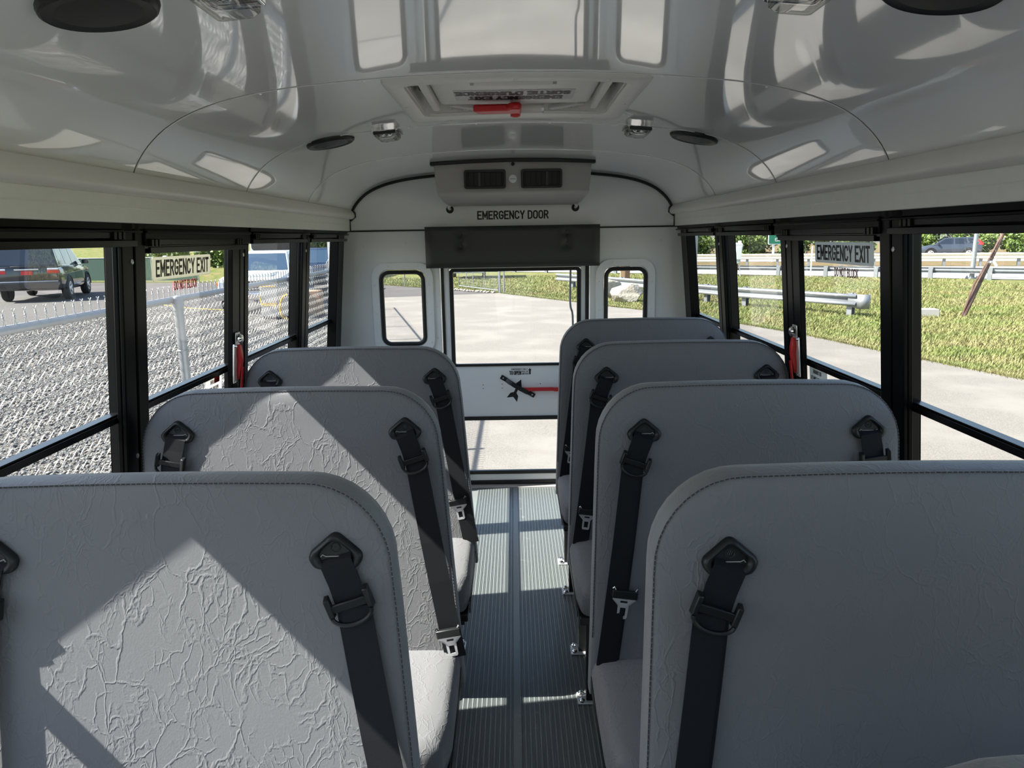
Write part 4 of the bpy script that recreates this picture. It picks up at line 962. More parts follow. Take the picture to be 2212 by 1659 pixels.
# gravel: loose angular stones
OCT_V = [(0.5, 0.05, 0.1), (-0.48, -0.08, 0.08), (0.06, 0.42, 0.12), (-0.05, -0.45, 0.1), (0.08, -0.03, 0.36), (-0.1, 0.05, -0.1)]
OCT_F = [(0, 2, 4), (2, 1, 4), (1, 3, 4), (3, 0, 4), (2, 0, 5), (1, 2, 5), (3, 1, 5), (0, 3, 5)]
n = 62000
yy = 0.6+12.5*RNG.random(n)**1.15
xx = -1.55-(0.2+7.2*RNG.random(n)**1.25)
ok = xx < np.where(yy > 8.2, -2.2-0.28*(yy-9), -1.45); xx, yy = xx[ok], yy[ok]; n = len(xx)
n3 = 60000; y3 = 6+18.5*RNG.random(n3); xl = np.where(y3 > 8.6, -2.24-0.242*(y3-8.6), -2.3)-0.1
x3 = xl-RNG.random(n3)**1.2*(13+xl); ok = (y3 < np.interp(x3, [-16.4, -11, -9.3, -5.5], [28.8, 23.8, 22.9, 22.9])); x3, y3 = x3[ok], y3[ok]
sz = np.concatenate([0.018+0.034*RNG.random(n)**1.6, 0.034+0.045*RNG.random(len(x3))**1.4]); xx = np.concatenate([xx, x3]); yy = np.concatenate([yy, y3]); n = len(xx)
scatter('gravel_stones', OCT_V, OCT_F, np.stack([xx, yy, np.full(n, ZG-0.002)+0.010*RNG.random(n)], 1), sz[:, None]*(0.7+0.6*RNG.random((n, 3))), RNG.random(n)*6.28, STONE, parent=bpy.data.objects['ground_gravel'])
# mown grass: tufts on the verge to the right and behind the lot
BL_V = [(-0.012, 0, 0), (0.012, 0, 0), (0.004, 0.05, 1.0), (-0.05, -0.01, 0), (-0.028, -0.02, 0), (-0.09, -0.03, 0.8), (0.03, 0.02, 0), (0.052, 0.012, 0), (0.10, 0.0, 0.75)]
BL_F = [(0, 1, 2), (3, 4, 5), (6, 7, 8)]
E_ = np.array(edge); pos = []
def edge_x(y): return np.interp(y, E_[:, 1], E_[:, 0])
n = 90000
yy = 8+RNG.random(n)**1.3*34; xx = edge_x(yy)+RNG.random(n)**1.4*(22-edge_x(yy))*0.95+0.02
far = np.interp(xx, [-2, 10.6, 23, 40], [48.5, 40.6, 31.5, 20]); ok = (yy < far-0.2); xx, yy = xx[ok], yy[ok]
n2 = 9000; t = RNG.random(n2)*(len(edge)-5)+1; i0 = t.astype(int); f = (t-i0)[:, None]
ep = E_[i0]*(1-f)+E_[i0+1]*f+np.stack([np.abs(RNG.normal(0, .16, n2))-0.04, np.abs(RNG.normal(0, .1, n2))], 1)
xx = np.concatenate([xx, ep[:, 0]]); yy = np.concatenate([yy, ep[:, 1]]); n = len(xx)
hh = 0.02+0.045*RNG.random(n)
scatter('grass_blades', BL_V, BL_F, np.stack([xx, yy, np.full(n, ZG-0.052)], 1), np.stack([0.8+0.7*RNG.random(n), 0.8+0.7*RNG.random(n), hh+0.05], 1), RNG.random(n)*6.28, BLADE, parent=bpy.data.objects['ground_grass'])

# ------------------------------------------------------------------ chain link fence beside the bus
def chain_wire(path, u, pitch, z0, z1, h, r, b, amp=0.004, n=4, mid=True, par=0):
    """one zigzag wire of a chain link mesh standing at distance u along the path"""
    px, nx_ = path
    pts = []; k = 0; z = z0
    while z < z1+1e-6:
        sg = 1 if (k+par) % 2 == 0 else -1
        c = px(u+sg*pitch*0.53); nn = nx_(u)
        if mid:
            for dz, q, d in ((-0.18, 0.80, amp*0.2), (0.0, 1.0, amp), (0.18, 0.80, amp*0.2)):
                if z+dz*h < z0-1e-6 or z+dz*h > z1+1e-6: continue
                cc = px(u+sg*pitch*0.53*q)
                pts.append((cc[0]+nn[0]*d*sg, cc[1]+nn[1]*d*sg, z+dz*h))
        else: pts.append((c[0], c[1], z))
        z += h; k += 1
    b.tube(pts, r, n, caps=False)
def fence(verts, posts, label, ztop, pitch, h, r, mid, rail_r=0.021, post_r=0.03, knuckles=True, gate=None, group=None, name='chain_link_fence'):
    V = [Vector((x, y)) for x, y in verts]
    seg = [(V[i+1]-V[i]).length for i in range(len(V)-1)]; cum = [0]
    for q in seg: cum.append(cum[-1]+q)
    def loc(u):
        i = max(0, min(len(seg)-1, next((k for k in range(len(seg)) if u <= cum[k+1]), len(seg)-1)))
        return V[i]+(V[i+1]-V[i])*((u-cum[i])/seg[i]), (V[i+1]-V[i]).normalized()
    px = lambda u: loc(u)[0]
    def nrm(u): t = loc(u)[1]; return Vector((t.y, -t.x))
    m = loc(cum[-1]/2)[0]
    t = empty(name, (m.x, m.y, ZG), label, 'fence', group)
    b = MB(); b.tube([(p.x, p.y, ztop-0.02) for p in V], rail_r, 10); b.build('top_rail', GALV, t, smooth=True)
    for u in posts:
        p = px(u); n_ = nrm(u); b = MB(); q = p-n_*-0.03
        b.tube([(q.x, q.y, ZG-0.02), (q.x, q.y, ztop-0.03)], post_r, 12); po = b.build('post', GALV, t, smooth=True)
        b = MB(); b.lathe([(post_r+0.003, -0.06), (post_r+0.004, 0.0), (post_r*0.8, 0.03), (0.004, 0.04)], (q.x, q.y, ztop-0.03), 'z', 12); b.build('post_cap', GALV, po, smooth=True)
        for zz in (0.75, 0.35, -0.05, -0.45):
            b = MB(); b.tube([(q.x+(post_r+0.003)*math.cos(a), q.y+(post_r+0.003)*math.sin(a), zz) for a in [2*math.pi*k/12 for k in range(12)]], 0.004, 4, closed=True); b.build('tie_wire', WIRE, po)
    b = MB(); n = int(cum[-1]/pitch)
    for i in range(n+1): chain_wire((px, nrm), min(i*pitch+pitch/2, cum[-1]), pitch, ZG+0.03, ztop+0.012, h, r, b, n=3, mid=mid, par=i)
    o = b.build('chain_mesh', WIRE, t, smooth=True, kind='stuff', fix=False)
    if knuckles:
        b = MB()
        for i in range(0, n, 2):
            u = (i+1)*pitch; zt = ztop+0.012
            p = px(u); tt = loc(u)[1]; nn = nrm(u)
            for ph in (0, math.pi):
                pts = []
                sgn = 1 if ph == 0 else -1
                pts.append((p.x+tt.x*sgn*pitch*0.30, p.y+tt.y*sgn*pitch*0.30, zt-0.018))
                for k in range(9):
                    a = ph+k*math.pi*0.42; rr = 0.0032
                    pts.append((p.x+tt.x*rr*math.cos(a)+nn.x*rr*math.sin(a), p.y+tt.y*rr*math.cos(a)+nn.y*rr*math.sin(a), zt+0.0045*k))
                pts.append((p.x+tt.x*sgn*0.012, p.y+tt.y*sgn*0.012, zt+0.056))
                b.tube(pts, r*1.05, 4)
        b.build('twisted_knuckles', WIRE, t, smooth=True, kind='stuff', fix=False)
    return t
fence([(-2.20, -2.6), (-2.20, 8.55)], [2.63, 4.98+0.0, 7.20, 9.57, 11.15], 'near galvanised chain link fence with twisted wire tops along the left windows', 1.10, 0.036, 0.036, 0.0023, True, group='chain link fences')
fence([(-2.24, 8.62), (-5.72, 23.0)], [2.3, 4.7, 7.1, 9.5, 11.9, 14.3], 'further chain link fence slanting away from the near fence corner, behind the last left windows', 1.10, 0.036, 0.036, 0.0024, False, group='chain link fences')
fence([(-8.7, 36.9), (-3.0, 32.6)], [0.4, 2.6, 4.4, 5.8, 7.0], 'distant chain link fence on grass seen through the small left rear window', 1.10, 0.10, 0.10, 0.003, False, knuckles=False, group='chain link fences')
# gate
gt = empty('chain_link_gate', (-0.56, 28.75, ZG), 'swung open chain link gate with tubular frame on the grass edge behind the bus', 'gate')
A_, B_ = Vector((-0.62, 28.85)), Vector((-2.45, 32.15)); G = lambda t, z: (A_.x+(B_.x-A_.x)*t, A_.y+(B_.y-A_.y)*t, z)
b = MB(); b.tube([G(0, ZG+0.10), G(0, 1.05), G(1, 1.05), G(1, ZG+0.10)], 0.024, 8, closed=True); b.build('gate_frame', GALV, gt, smooth=True)
for t_ in (0.33, 0.62):
    b = MB(); b.tube([G(t_, ZG+0.10), G(t_, 1.05)], 0.016, 8); b.build('gate_upright', GALV, gt, smooth=True)
b = MB(); b.tube([G(0, 0.15), G(1, 0.15)], 0.016, 8); b.build('gate_crossbar', GALV, gt, smooth=True)
for dx in (0.0, 0.17):
    b = MB(); b.tube([(-0.56+dx, 28.72, ZG), (-0.56+dx, 28.72, 1.15)], 0.038, 10); b.build('gate_post', GALV, gt, smooth=True)
b = MB(); L_ = (B_-A_).length; d_ = (B_-A_).normalized()
for i in range(int(L_/0.06)): chain_wire(((lambda u: A_+d_*u), (lambda u: Vector((d_.y, -d_.x)))), i*0.06+0.03, 0.06, ZG+0.1, 1.05, 0.06, 0.0025, b, n=3, mid=False, par=i)
b.build('chain_mesh', WIRE, gt, kind='stuff', fix=False)
n = 46; t_ = np.linspace(0, 1, n); xs_ = -0.75-2.4*t_+RNG.normal(0, .07, n); ys_ = 28.8+2.9*t_+RNG.normal(0, .08, n)
o = scatter('edging_stones', OCT_V, OCT_F, np.stack([xs_, ys_, np.full(n, ZG)], 1), (0.13+0.08*RNG.random(n)), RNG.random(n)*6.28, ROCK); tag(o, 'row of small white stones under the open gate', 'stones')

# ------------------------------------------------------------------ guard rails
def guardrail(name_label, line, zt, beam_h, spacing, side, m, post_off=0.12, flare=False, n_skip=0, post_w=0.075, group='roadside guard rails'):
    V = [Vector(p) for p in line]
    me_ = V[len(V)//2]; t = empty('guard_rail', (me_.x, me_.y, ZG), name_label, 'guard rail', group)
    prof = [(0.0, 0.0), (0.05, -0.06), (0.055, -0.14), (0.0, -0.24), (-0.012, -0.31), (0.0, -0.38), (0.055, -0.50), (0.06, -0.62), (0.0, -0.76), (-0.012, -0.82), (0.0, -0.86), (0.05, -0.94), (0.0, -1.0)]
    prof = [(0.0, 0.0), (0.055, -0.05), (0.07, -0.16), (0.055, -0.27), (-0.012, -0.40), (-0.018, -0.5), (-0.012, -0.60), (0.055, -0.73), (0.07, -0.84), (0.055, -0.95), (0.0, -1.0)]
    rings = []
    for i, p in enumerate(V):
        d = (V[min(i+1, len(V)-1)]-V[max(i-1, 0)]).normalized(); nn = Vector((d.y, -d.x))*side
        rings.append([(p.x+nn.x*q, p.y+nn.y*q, zt+w_*beam_h) for q, w_ in prof])
    b = MB(); b.loft(rings, close=False); o = b.build('beam', m, t, smooth=True, angle=30, fix=False)
    so = o.modifiers.new('gauge', 'SOLIDIFY'); so.thickness = 0.006
    cum = [0]
    for i in range(len(V)-1): cum.append(cum[-1]+(V[i+1]-V[i]).length)
    u = 0.25
    while u < cum[-1]:
        i = next(k for k in range(len(V)-1) if u <= cum[k+1]); d = (V[i+1]-V[i]).normalized(); nn = Vector((d.y, -d.x))*side
        p = V[i]+d*(u-cum[i])-nn*post_off
        M = lambda a, c, z: (p.x+d.x*a+nn.x*c, p.y+d.y*a+nn.y*c, z)
        b = MB(); w_ = post_w
        for a0, a1, c0, c1 in ((-w_, w_, -0.075, -0.065), (-w_, w_, 0.065, 0.075), (-0.004, 0.004, -0.065, 0.065)): b.box(a0, a1, c0, c1, ZG-0.08, zt+0.02, M)
        po = b.build('post', GALV, t)
        b = MB(); b.box(-w_*0.9, w_*0.9, 0.08, post_off-0.012, zt-beam_h, zt, M)
        if post_off > 0.1: b.build('spacer_block', GALV, po)
        u += spacing
    if flare:
        p = V[0]; d = (V[1]-V[0]).normalized(); nn = Vector((d.y, -d.x))*side
        b = MB(); rg = []
        for k in range(9):
            a = R(-10+22*k); c = p+nn*(-0.13+0.16*math.cos(a))-d*(0.10+0.16*math.sin(a)); rg.append([(c.x, c.y, zt+0.005), (c.x, c.y, zt-beam_h*1.22)])
        c = p+d*0.25+nn*0.035; rg = [[(c.x, c.y, zt+0.0), (c.x, c.y, zt-beam_h)]]+rg
        b.loft(rg, close=False); o = b.build('end_shoe', GALV, t, smooth=True, angle=60, fix=False); so = o.modifiers.new('gauge', 'SOLIDIFY'); so.thickness = 0.006
    return t
guardrail('near galvanised guard rail ending in a curved shoe on the grass right of the bus', [(9.15, 19.0), (8.24, 20.5), (6.93, 22.4), (6.09, 24.2), (4.25, 28.4), (1.97, 32.6)], -0.20, 0.31, 1.75, -1, GALV, 0.13, flare=True)
guardrail('middle galvanised guard rail with blocked out posts at the far edge of the grass', [(27.6, 28.4), (23.0, 31.5), (17.0, 36.3), (10.6, 40.7), (3.0, 45.2), (-4, 49.5)], -0.27, 0.26, 2.35, 1, GALV, 0.17, post_w=0.09)
guardrail('farthest cream weathered guard rail along the second carriageway in front of the trees', [(48, 37.4), (36, 42.4), (26.4, 46.3), (13.5, 52), (0, 58.2)], 0.02, 0.36, 2.0, -1, RAILWHITE, 0.12, post_w=0.08)

# ------------------------------------------------------------------ vehicles
def vehicle(name, label, loc, heading, paint, L, W, belt, roof, body, cabin, glass, sides, wheels, wr, cat='car', group=None):
    """local x = forward; body: stations (x, half width, z low, z high); cabin: side profile polygon of the greenhouse"""
    t = empty(name, (loc[0], loc[1], ZG), label, cat, group, rz=heading)
    hw = W/2
    rings = []
    for x, w_, zl, zh in body:
        h = zh-zl
        half_ = [(w_*0.90, zl), (w_*0.985, zl+0.12*h), (w_, zl+0.45*h), (w_*0.985, zl+0.78*h), (w_*0.94, zl+0.95*h), (w_*0.86, zh)]
        rings.append([(x, y, z) for y, z in half_]+[(x, -y, z) for y, z in half_[::-1]])
    b = MB(); b.loft(rings); bd = b.build('body', paint, t, smooth=True, local=True, angle=38)
    zb = min(z for _, z in cabin); zt = max(z for _, z in cabin)
    yv = lambda z: hw*0.93-(z-zb)/(zt-zb)*hw*0.20
    b = MB(); b.prism(cabin, lambda x, z: (x, yv(z), z), lambda x, z: (x, -yv(z), z)); b.build('cabin', paint, t, smooth=True, local=True, bevel=0.03, angle=20)
    for poly in sides:
        for sg in (-1, 1):
            b = MB(); b.prism(poly, lambda x, z: (x, sg*(yv(z)+0.006), z), lambda x, z: (x, sg*(yv(z)-0.03), z)); b.build('side_window', glass, t, local=True)
    for (xa, za), (xb, zb_) in (cabin[0:2], cabin[2:4]):
        d = Vector((zb_-za, 0, -(xb-xa))).normalized()
        if (xa > 0) != (d.x > 0): d = -d
        d = d*0.008; i0, i1 = 0.10, 0.90
        pa, pb = Vector((xa+(xb-xa)*i0, 0, za+(zb_-za)*i0)), Vector((xa+(xb-xa)*i1, 0, za+(zb_-za)*i1))
        ya, yb = yv(pa.z)-0.06, yv(pb.z)-0.06
        b = MB(); b.hexa([pa+d+Vector((0, -ya, 0)), pa+d+Vector((0, ya, 0)), pb+d+Vector((0, yb, 0)), pb+d+Vector((0, -yb, 0)), pa-d*3+Vector((0, -ya, 0)), pa-d*3+Vector((0, ya, 0)), pb-d*3+Vector((0, yb, 0)), pb-d*3+Vector((0, -yb, 0))])
        b.build('windscreen' if xa > 0 else 'rear_window', glass, t, local=True)
    for x in wheels:
        for sg in (-1, 1):
            y = sg*(hw-0.10)
            b = MB(); b.lathe([(wr*0.62, -0.11), (wr*0.92, -0.115), (wr, -0.08), (wr, 0.08), (wr*0.92, 0.115), (wr*0.62, 0.11)], (x, y, wr), 'y', 24); wh = b.build('wheel', TYRE, t, smooth=True, local=True)
            b = MB(); b.lathe([(wr*0.62, sg*0.10), (wr*0.58, sg*0.118), (wr*0.25, sg*0.108), (wr*0.2, sg*0.122), (0.01, sg*0.125)], (x, y, wr), 'y', 20); b.build('rim', STEEL, wh, smooth=True, local=True)
            for k in range(5):
                a = 2*math.pi*k/5; b = MB(); c = (x+wr*0.4*math.cos(a), y+sg*0.118, wr+wr*0.4*math.sin(a)); b.lathe([(wr*0.11, 0), (wr*0.10, sg*0.004), (0.005, sg*0.004)], c, 'y', 8); b.build('rim_opening', TYRE, wh, local=True)
            b = MB(); b.tube([(x+(wr+0.05)*math.cos(a), sg*(hw-0.005), wr+(wr+0.05)*math.sin(a)) for a in [math.pi*k/14 for k in range(15)]], 0.035, 6); b.build('wheel_arch', TYRE if cat != 'truck' else paint, t, smooth=True, local=True)
    for sg in (-1, 1):
        xm = cabin[0][0]-0.30
        b = MB(); b.loft([[(xm+dx*k, sg*(hw*0.95+dy), belt+dz*k2) for dx, dz, k2 in ((0.06, 0.17, 1), (-0.06, 0.17, 1), (-0.06, 0.02, 1), (0.06, 0.02, 1))] for dy, k in ((0.03, 0.6), (0.09, 1.0), (0.22, 1.0), (0.25, 0.7))]); b.build('door_mirror', PLASTIC if cat == 'truck' else paint, t, local=True, bevel=0.012)
    return t, bd
def lbox(t, name, m, *a, bevel=0.01):
    b = MB(); b.box(*a); return b.build(name, m, t, local=True, bevel=bevel)
suv_body = [(-2.42, 0.80, 0.55, 1.05), (-2.36, 0.94, 0.38, 1.14), (-1.9, 0.98, 0.34, 1.16), (0.5, 0.99, 0.32, 1.14), (1.2, 0.985, 0.34, 1.10), (2.1, 0.94, 0.38, 1.00), (2.40, 0.80, 0.45, 0.86)]
suv_cab = [(1.15, 1.08), (0.45, 1.78), (-2.12, 1.80), (-2.40, 1.14)]
suv_cab = [(1.15, 1.08), (0.40, 1.78), (-2.10, 1.82), (-2.40, 1.12)]
suv_side = [[(0.86, 1.16), (0.34, 1.68), (-0.30, 1.72), (-0.32, 1.17)], [(-0.42, 1.17), (-0.40, 1.72), (-1.25, 1.73), (-1.30, 1.18)], [(-1.40, 1.18), (-1.36, 1.73), (-2.0, 1.72), (-2.14, 1.19)]]
t, bd = vehicle('suv', 'black sport utility vehicle parked beyond the fence, rear and red tail lamps facing the bus', (-19.9, 30.6), R(110), BLACKPAINT, 4.85, 1.96, 1.12, 1.82, suv_body, suv_cab, DARKGLASS, suv_side, (-1.45, 1.40), 0.38)
t.scale = (1.2, 1.2, 1.2)
for sg in (-1, 1):
    lm = lbox(t, 'tail_lamp', LAMPRED, -2.44, -2.30, sg*0.74-0.16, sg*0.74+0.16, 0.92, 1.03); lbox(lm, 'lamp_lens', LAMPWHITE, -2.442, -2.33, sg*0.74-0.155, sg*0.74+0.155, 1.032, 1.085)
    lbox(t, 'reflector', LAMPRED, -2.47, -2.40, sg*0.70-0.10, sg*0.70+0.10, 0.55, 0.58)
lbox(t, 'chrome_strip', CHROME, -2.46, -2.40, -0.34, 0.34, 1.03, 1.075); lbox(t, 'chrome_strip', CHROME, -2.49, -2.36, -0.86, 0.86, 0.655, 0.680)
lbox(t, 'number_plate', REDPAINT, -2.452, -2.40, -0.16, 0.16, 0.88, 1.01); lbox(t, 'rear_bumper', BLACKPAINT, -2.50, -2.30, -0.90, 0.90, 0.42, 0.655, bevel=0.04)
lbox(t, 'rear_wiper', PLASTIC, -2.47, -2.44, -0.02, 0.42, 1.145, 1.165)
for sg in (-1, 1): lbox(t, 'side_trim', CHROME, -1.0, 1.0, sg*0.992-0.008, sg*0.992+0.008, 0.48, 0.50); lbox(t, 'side_marker', LAMPRED, 1.55, 1.70, sg*0.955-0.02, sg*0.955+0.02, 0.88, 0.92)
cr_body = [(-2.28, 0.74, 0.55, 0.98), (-2.22, 0.88, 0.36, 1.06), (-1.7, 0.93, 0.32, 1.08), (0.6, 0.93, 0.30, 1.05), (1.2, 0.92, 0.32, 1.0), (1.95, 0.88, 0.36, 0.90), (2.26, 0.74, 0.42, 0.76)]
cr_cab = [(1.20, 1.00), (0.35, 1.58), (-1.75, 1.62), (-2.28, 1.06)]
cr_side = [[(0.92, 1.08), (0.32, 1.50), (-0.22, 1.53), (-0.24, 1.09)], [(-0.34, 1.09), (-0.32, 1.53), (-1.10, 1.54), (-1.20, 1.10)], [(-1.30, 1.10), (-1.22, 1.54), (-1.62, 1.50), (-1.86, 1.20)]]
t, bd = vehicle('crossover', 'slate blue crossover driving left along the far carriageway beyond the guard rails', (35.7, 59.4), R(157), BLUEPAINT, 4.55, 1.86, 1.06, 1.65, cr_body, cr_cab, DARKGLASS, cr_side, (-1.35, 1.32), 0.36)
for sg in (-1, 1):
    b = MB(); b.prism([(-1.95, 1.46), (-1.80, 1.46), (-2.10, 1.12), (-1.82, 1.06), (-2.30, 1.0), (-2.32, 1.12)], lambda x, z: (x, sg*0.84, z), lambda x, z: (x, sg*0.70, z)); b.build('tail_lamp', LAMPRED, t, local=True)
    lbox(t, 'sill_cladding', PLASTIC, -2.1, 2.0, sg*0.925-0.02, sg*0.925+0.02, 0.30, 0.40)
def pickup(label, loc, heading, paint, group):
    body = [(-2.9, 0.86, 0.62, 1.22), (-2.85, 0.98, 0.55, 1.26), (-0.6, 1.0, 0.50, 1.26), (0.8, 1.0, 0.50, 1.24), (1.4, 1.0, 0.52, 1.22), (2.45, 0.98, 0.55, 1.14), (2.85, 0.92, 0.60, 1.08), (2.93, 0.80, 0.66, 0.98)]
    cab = [(1.25, 1.20), (0.55, 1.86), (-1.0, 1.88), (-1.18, 1.24)]
    side = [[(0.98, 1.28), (0.50, 1.76), (-0.15, 1.79), (-0.17, 1.29)], [(-0.27, 1.29), (-0.25, 1.79), (-0.92, 1.79), (-1.02, 1.30)]]
    t, bd = vehicle('pickup_truck', label, loc, heading, paint, 5.9, 2.0, 1.24, 1.88, body, cab, BLUEGLASS, side, (-1.75, 1.95), 0.42, cat='truck', group=group)
    gr = lbox(t, 'grille', INNER, 2.90, 2.96, -0.56, 0.56, 0.72, 1.02)
    for k in range(3): lbox(gr, 'grille_bar', CHROME, 2.95, 2.975, -0.54, 0.54, 0.78+0.08*k, 0.80+0.08*k, bevel=0.004)
    for sg in (-1, 1):
        hl = lbox(t, 'head_lamp', LAMPWHITE, 2.72, 2.94, sg*0.74-0.15, sg*0.74+0.15, 0.80, 1.02, bevel=0.03); lbox(hl, 'indicator', ORANGE, 2.66, 2.90, sg*0.915-0.03, sg*0.915+0.03, 0.90, 1.0)
    lbox(t, 'front_bumper', CHROME if paint is WHITEPAINT else PLASTIC, 2.88, 3.06, -0.97, 0.97, 0.45, 0.68, bevel=0.04)
    lbox(t, 'bonnet_bulge', paint, 1.3, 2.55, -0.62, 0.62, 1.12, 1.235, bevel=0.04)
    return t
pickup('white pickup truck facing the bus beyond the fence, seen through the third left window', (-8.35, 24.6), R(-84), WHITEPAINT, None)
pickup('dark blue pickup truck facing the bus, behind the tan crate in the last left window', (-8.35, 31.6), R(-84), NAVYPAINT, None)
# motor coach behind the pickups
t = empty('motor_coach', (-12.0, 41.0, ZG), 'tall white motor coach with a wide dark tinted windscreen behind the white pickup', 'bus', rz=R(-4))
rg = [[(x, y, z) for x, z in rrect(-1.3+i_, 1.3-i_, 0.55+j_, 3.3-i_, 0.28, 5)] for y, i_, j_ in ((-4.05, 0.12, 0.12), (-3.9, 0.03, 0.03), (-3.6, 0, 0), (4.0, 0, 0))]
b = MB(); b.loft(rg); b.build('body', WHITEPAINT, t, smooth=True, local=True, angle=45)
b = MB(); b.prism(rrect(-1.12, 1.12, 1.72, 2.85, 0.2, 5), lambda x, z: (x, -4.075, z), lambda x, z: (x, -3.98, z)); b.build('windscreen', DARKGLASS, t, local=True)
b = MB(); b.box(0.55, 1.28, -4.06, -3.9, 0.62, 1.25); b.build('corner_panel', NAVYPAINT, t, local=True, bevel=0.03)
b = MB(); b.box(-1.25, 0.5, -4.04, 3.9, 0.25, 0.75); b.build('underside', INNER, t, local=True)
for sg in (-1, 1):
    for y in (-2.6, 2.4):
        b = MB(); b.lathe([(0.30, -0.14), (0.48, -0.14), (0.5, 0), (0.48, 0.14), (0.30, 0.14)], (sg*1.12, y, 0.5), 'x', 20); b.build('wheel', TYRE, t, smooth=True, local=True)
    b = MB(); b.box(sg*1.30-0.01, sg*1.30+0.01, -3.2, 3.4, 1.75, 2.7); b.build('side_window', DARKGLASS, t, local=True)
# white box trailer behind the gate
t = empty('box_trailer', (-2.55, 41.0, ZG), 'white box trailer with a small window behind the open gate', 'trailer')
b = MB(); b.box(-0.95, 0.95, -1.5, 1.9, 0.42, 2.4); b.build('body', WHITEPAINT, t, local=True, bevel=0.05)
b = MB(); b.box(0.05, 0.50, -1.52, -1.48, 0.75, 1.35); b.build('window', BLUEGLASS, t, local=True, bevel=0.01)
b = MB(); b.box(-0.9, 0.9, -1.53, -1.45, 0.30, 0.42); b.build('bumper', GALV, t, local=True, bevel=0.01)
for sg in (-1, 1):
    b = MB(); b.lathe([(0.15, -0.09), (0.32, -0.09), (0.33, 0), (0.32, 0.09), (0.15, 0.09)], (sg*0.85, 0.3, 0.33), 'x', 18); b.build('wheel', TYRE, t, smooth=True, local=True)
b = MB(); b.tube([(-0.3, -1.5, 0.4), (0, -2.1, 0.42), (0.0, -2.3, 0.42)], 0.04, 6); b.build('tow_bar', GALV, t, local=True)
b = MB(); b.tube([(0, -2.25, 0.44), (0, -2.25, 0.0)], 0.03, 6); b.build('jockey_leg', GALV, t, local=True)

# ------------------------------------------------------------------ yard and roadside things
t = empty('generator_box', (-6.75, 20.4, ZG), 'grey steel equipment box with a yellow hose looped on its front, beyond the fence', 'box')
b = MB(); b.box(-0.40, 0.40, -0.3, 0.3, 0.10, 1.12); b.build('housing', BOXGREY, t, local=True, bevel=0.02)
b = MB(); b.box(-0.42, 0.42, -0.32, 0.32, 1.10, 1.15); b.build('lid', BOXGREY, t, local=True, bevel=0.01)
for x in (-0.33, 0.33):
    b = MB(); b.box(x-0.04, x+0.04, -0.25, 0.25, 0, 0.11); b.build('foot', PLASTIC, t, local=True)
for z in (0.45, 0.93):
    b = MB(); b.box(-0.38, 0.05, -0.305, -0.298, z, z+0.03); b.build('stripe', YELLOW, t, local=True)
b = MB(); b.tube(spline([(-0.40, -0.33, 0.70), (-0.34, -0.36, 0.45), (-0.16, -0.36, 0.42), (0.05, -0.37, 0.42)], 5), 0.022, 6); b.build('hose', YELLOW, t, local=True, smooth=True)
b = MB(); b.tube(spline([(0.38, -0.33, 0.72), (0.24, -0.38, 0.62), (0.17, -0.40, 0.35), (0.22, -0.40, 0.10), (0.36, -0.36, 0.03)], 5), 0.03, 6); b.build('hose', YELLOW, t, local=True, smooth=True)
t = empty('crate', (-5.95, 20.9, ZG), 'tan slatted crate standing beyond the fence in the last left window', 'crate')
for k in range(6):
    b = MB(); b.box(-0.32, 0.32, -0.28, -0.26, 0.10+0.11*k, 0.195+0.11*k); b.build('slat', TAN, t, local=True, bevel=0.004)
b = MB(); b.box(-0.30, 0.30, -0.258, 0.26, 0.08, 0.76); b.build('load', TAN, t, local=True, bevel=0.01)
for x in (-0.27, 0, 0.27):
    b = MB(); b.box(x-0.04, x+0.04, -0.26, 0.26, 0, 0.085); b.build('runner', WOOD, t, local=True)
# green privacy screen fence on the far left
t = empty('privacy_fence', (-25, 43.0, ZG), 'dark green screened fence panel below the grass bank on the far left', 'fence')
PA, PB = Vector((-36, 45.6)), Vector((-17.5, 40.9)); dd = (PB-PA).normalized(); nn = Vector((-dd.y, dd.x))
for k in range(6):
    a, c = PA+dd*(3.1*k+0.04), PA+dd*(3.1*k+3.04)
    b = MB(); b.hexa([(a.x, a.y, ZG+0.05), (c.x, c.y, ZG+0.05), (c.x+nn.x*.02, c.y+nn.y*.02, ZG+0.05), (a.x+nn.x*.02, a.y+nn.y*.02, ZG+0.05), (a.x, a.y, 0.60), (c.x, c.y, 0.60), (c.x+nn.x*.02, c.y+nn.y*.02, 0.60), (a.x+nn.x*.02, a.y+nn.y*.02, 0.60)]); b.build('screen_panel', PRIVACY, t)
    b = MB(); b.tube([(c.x, c.y, ZG), (c.x, c.y, 0.68)], 0.035, 8); b.build('post', GALV, t, smooth=True)
b = MB(); b.tube([(PA.x, PA.y, 0.62), (PB.x, PB.y, 0.62)], 0.025, 8); b.build('top_rail', GALV, t, smooth=True)
for x, y, lab in ((-24.6, 47.6, 'left of two white marker posts on the far left grass bank'), (-22.9, 47.4, 'right of two white marker posts on the far left grass bank')):
    b = MB(); b.lathe([(0.16, 0), (0.16, 1.0), (0.12, 1.06), (0.02, 1.08)], (x-0.0, y, -0.45), 'z', 12); tag(b.build('marker_post', SIGNWHITE, smooth=True), lab, 'post')
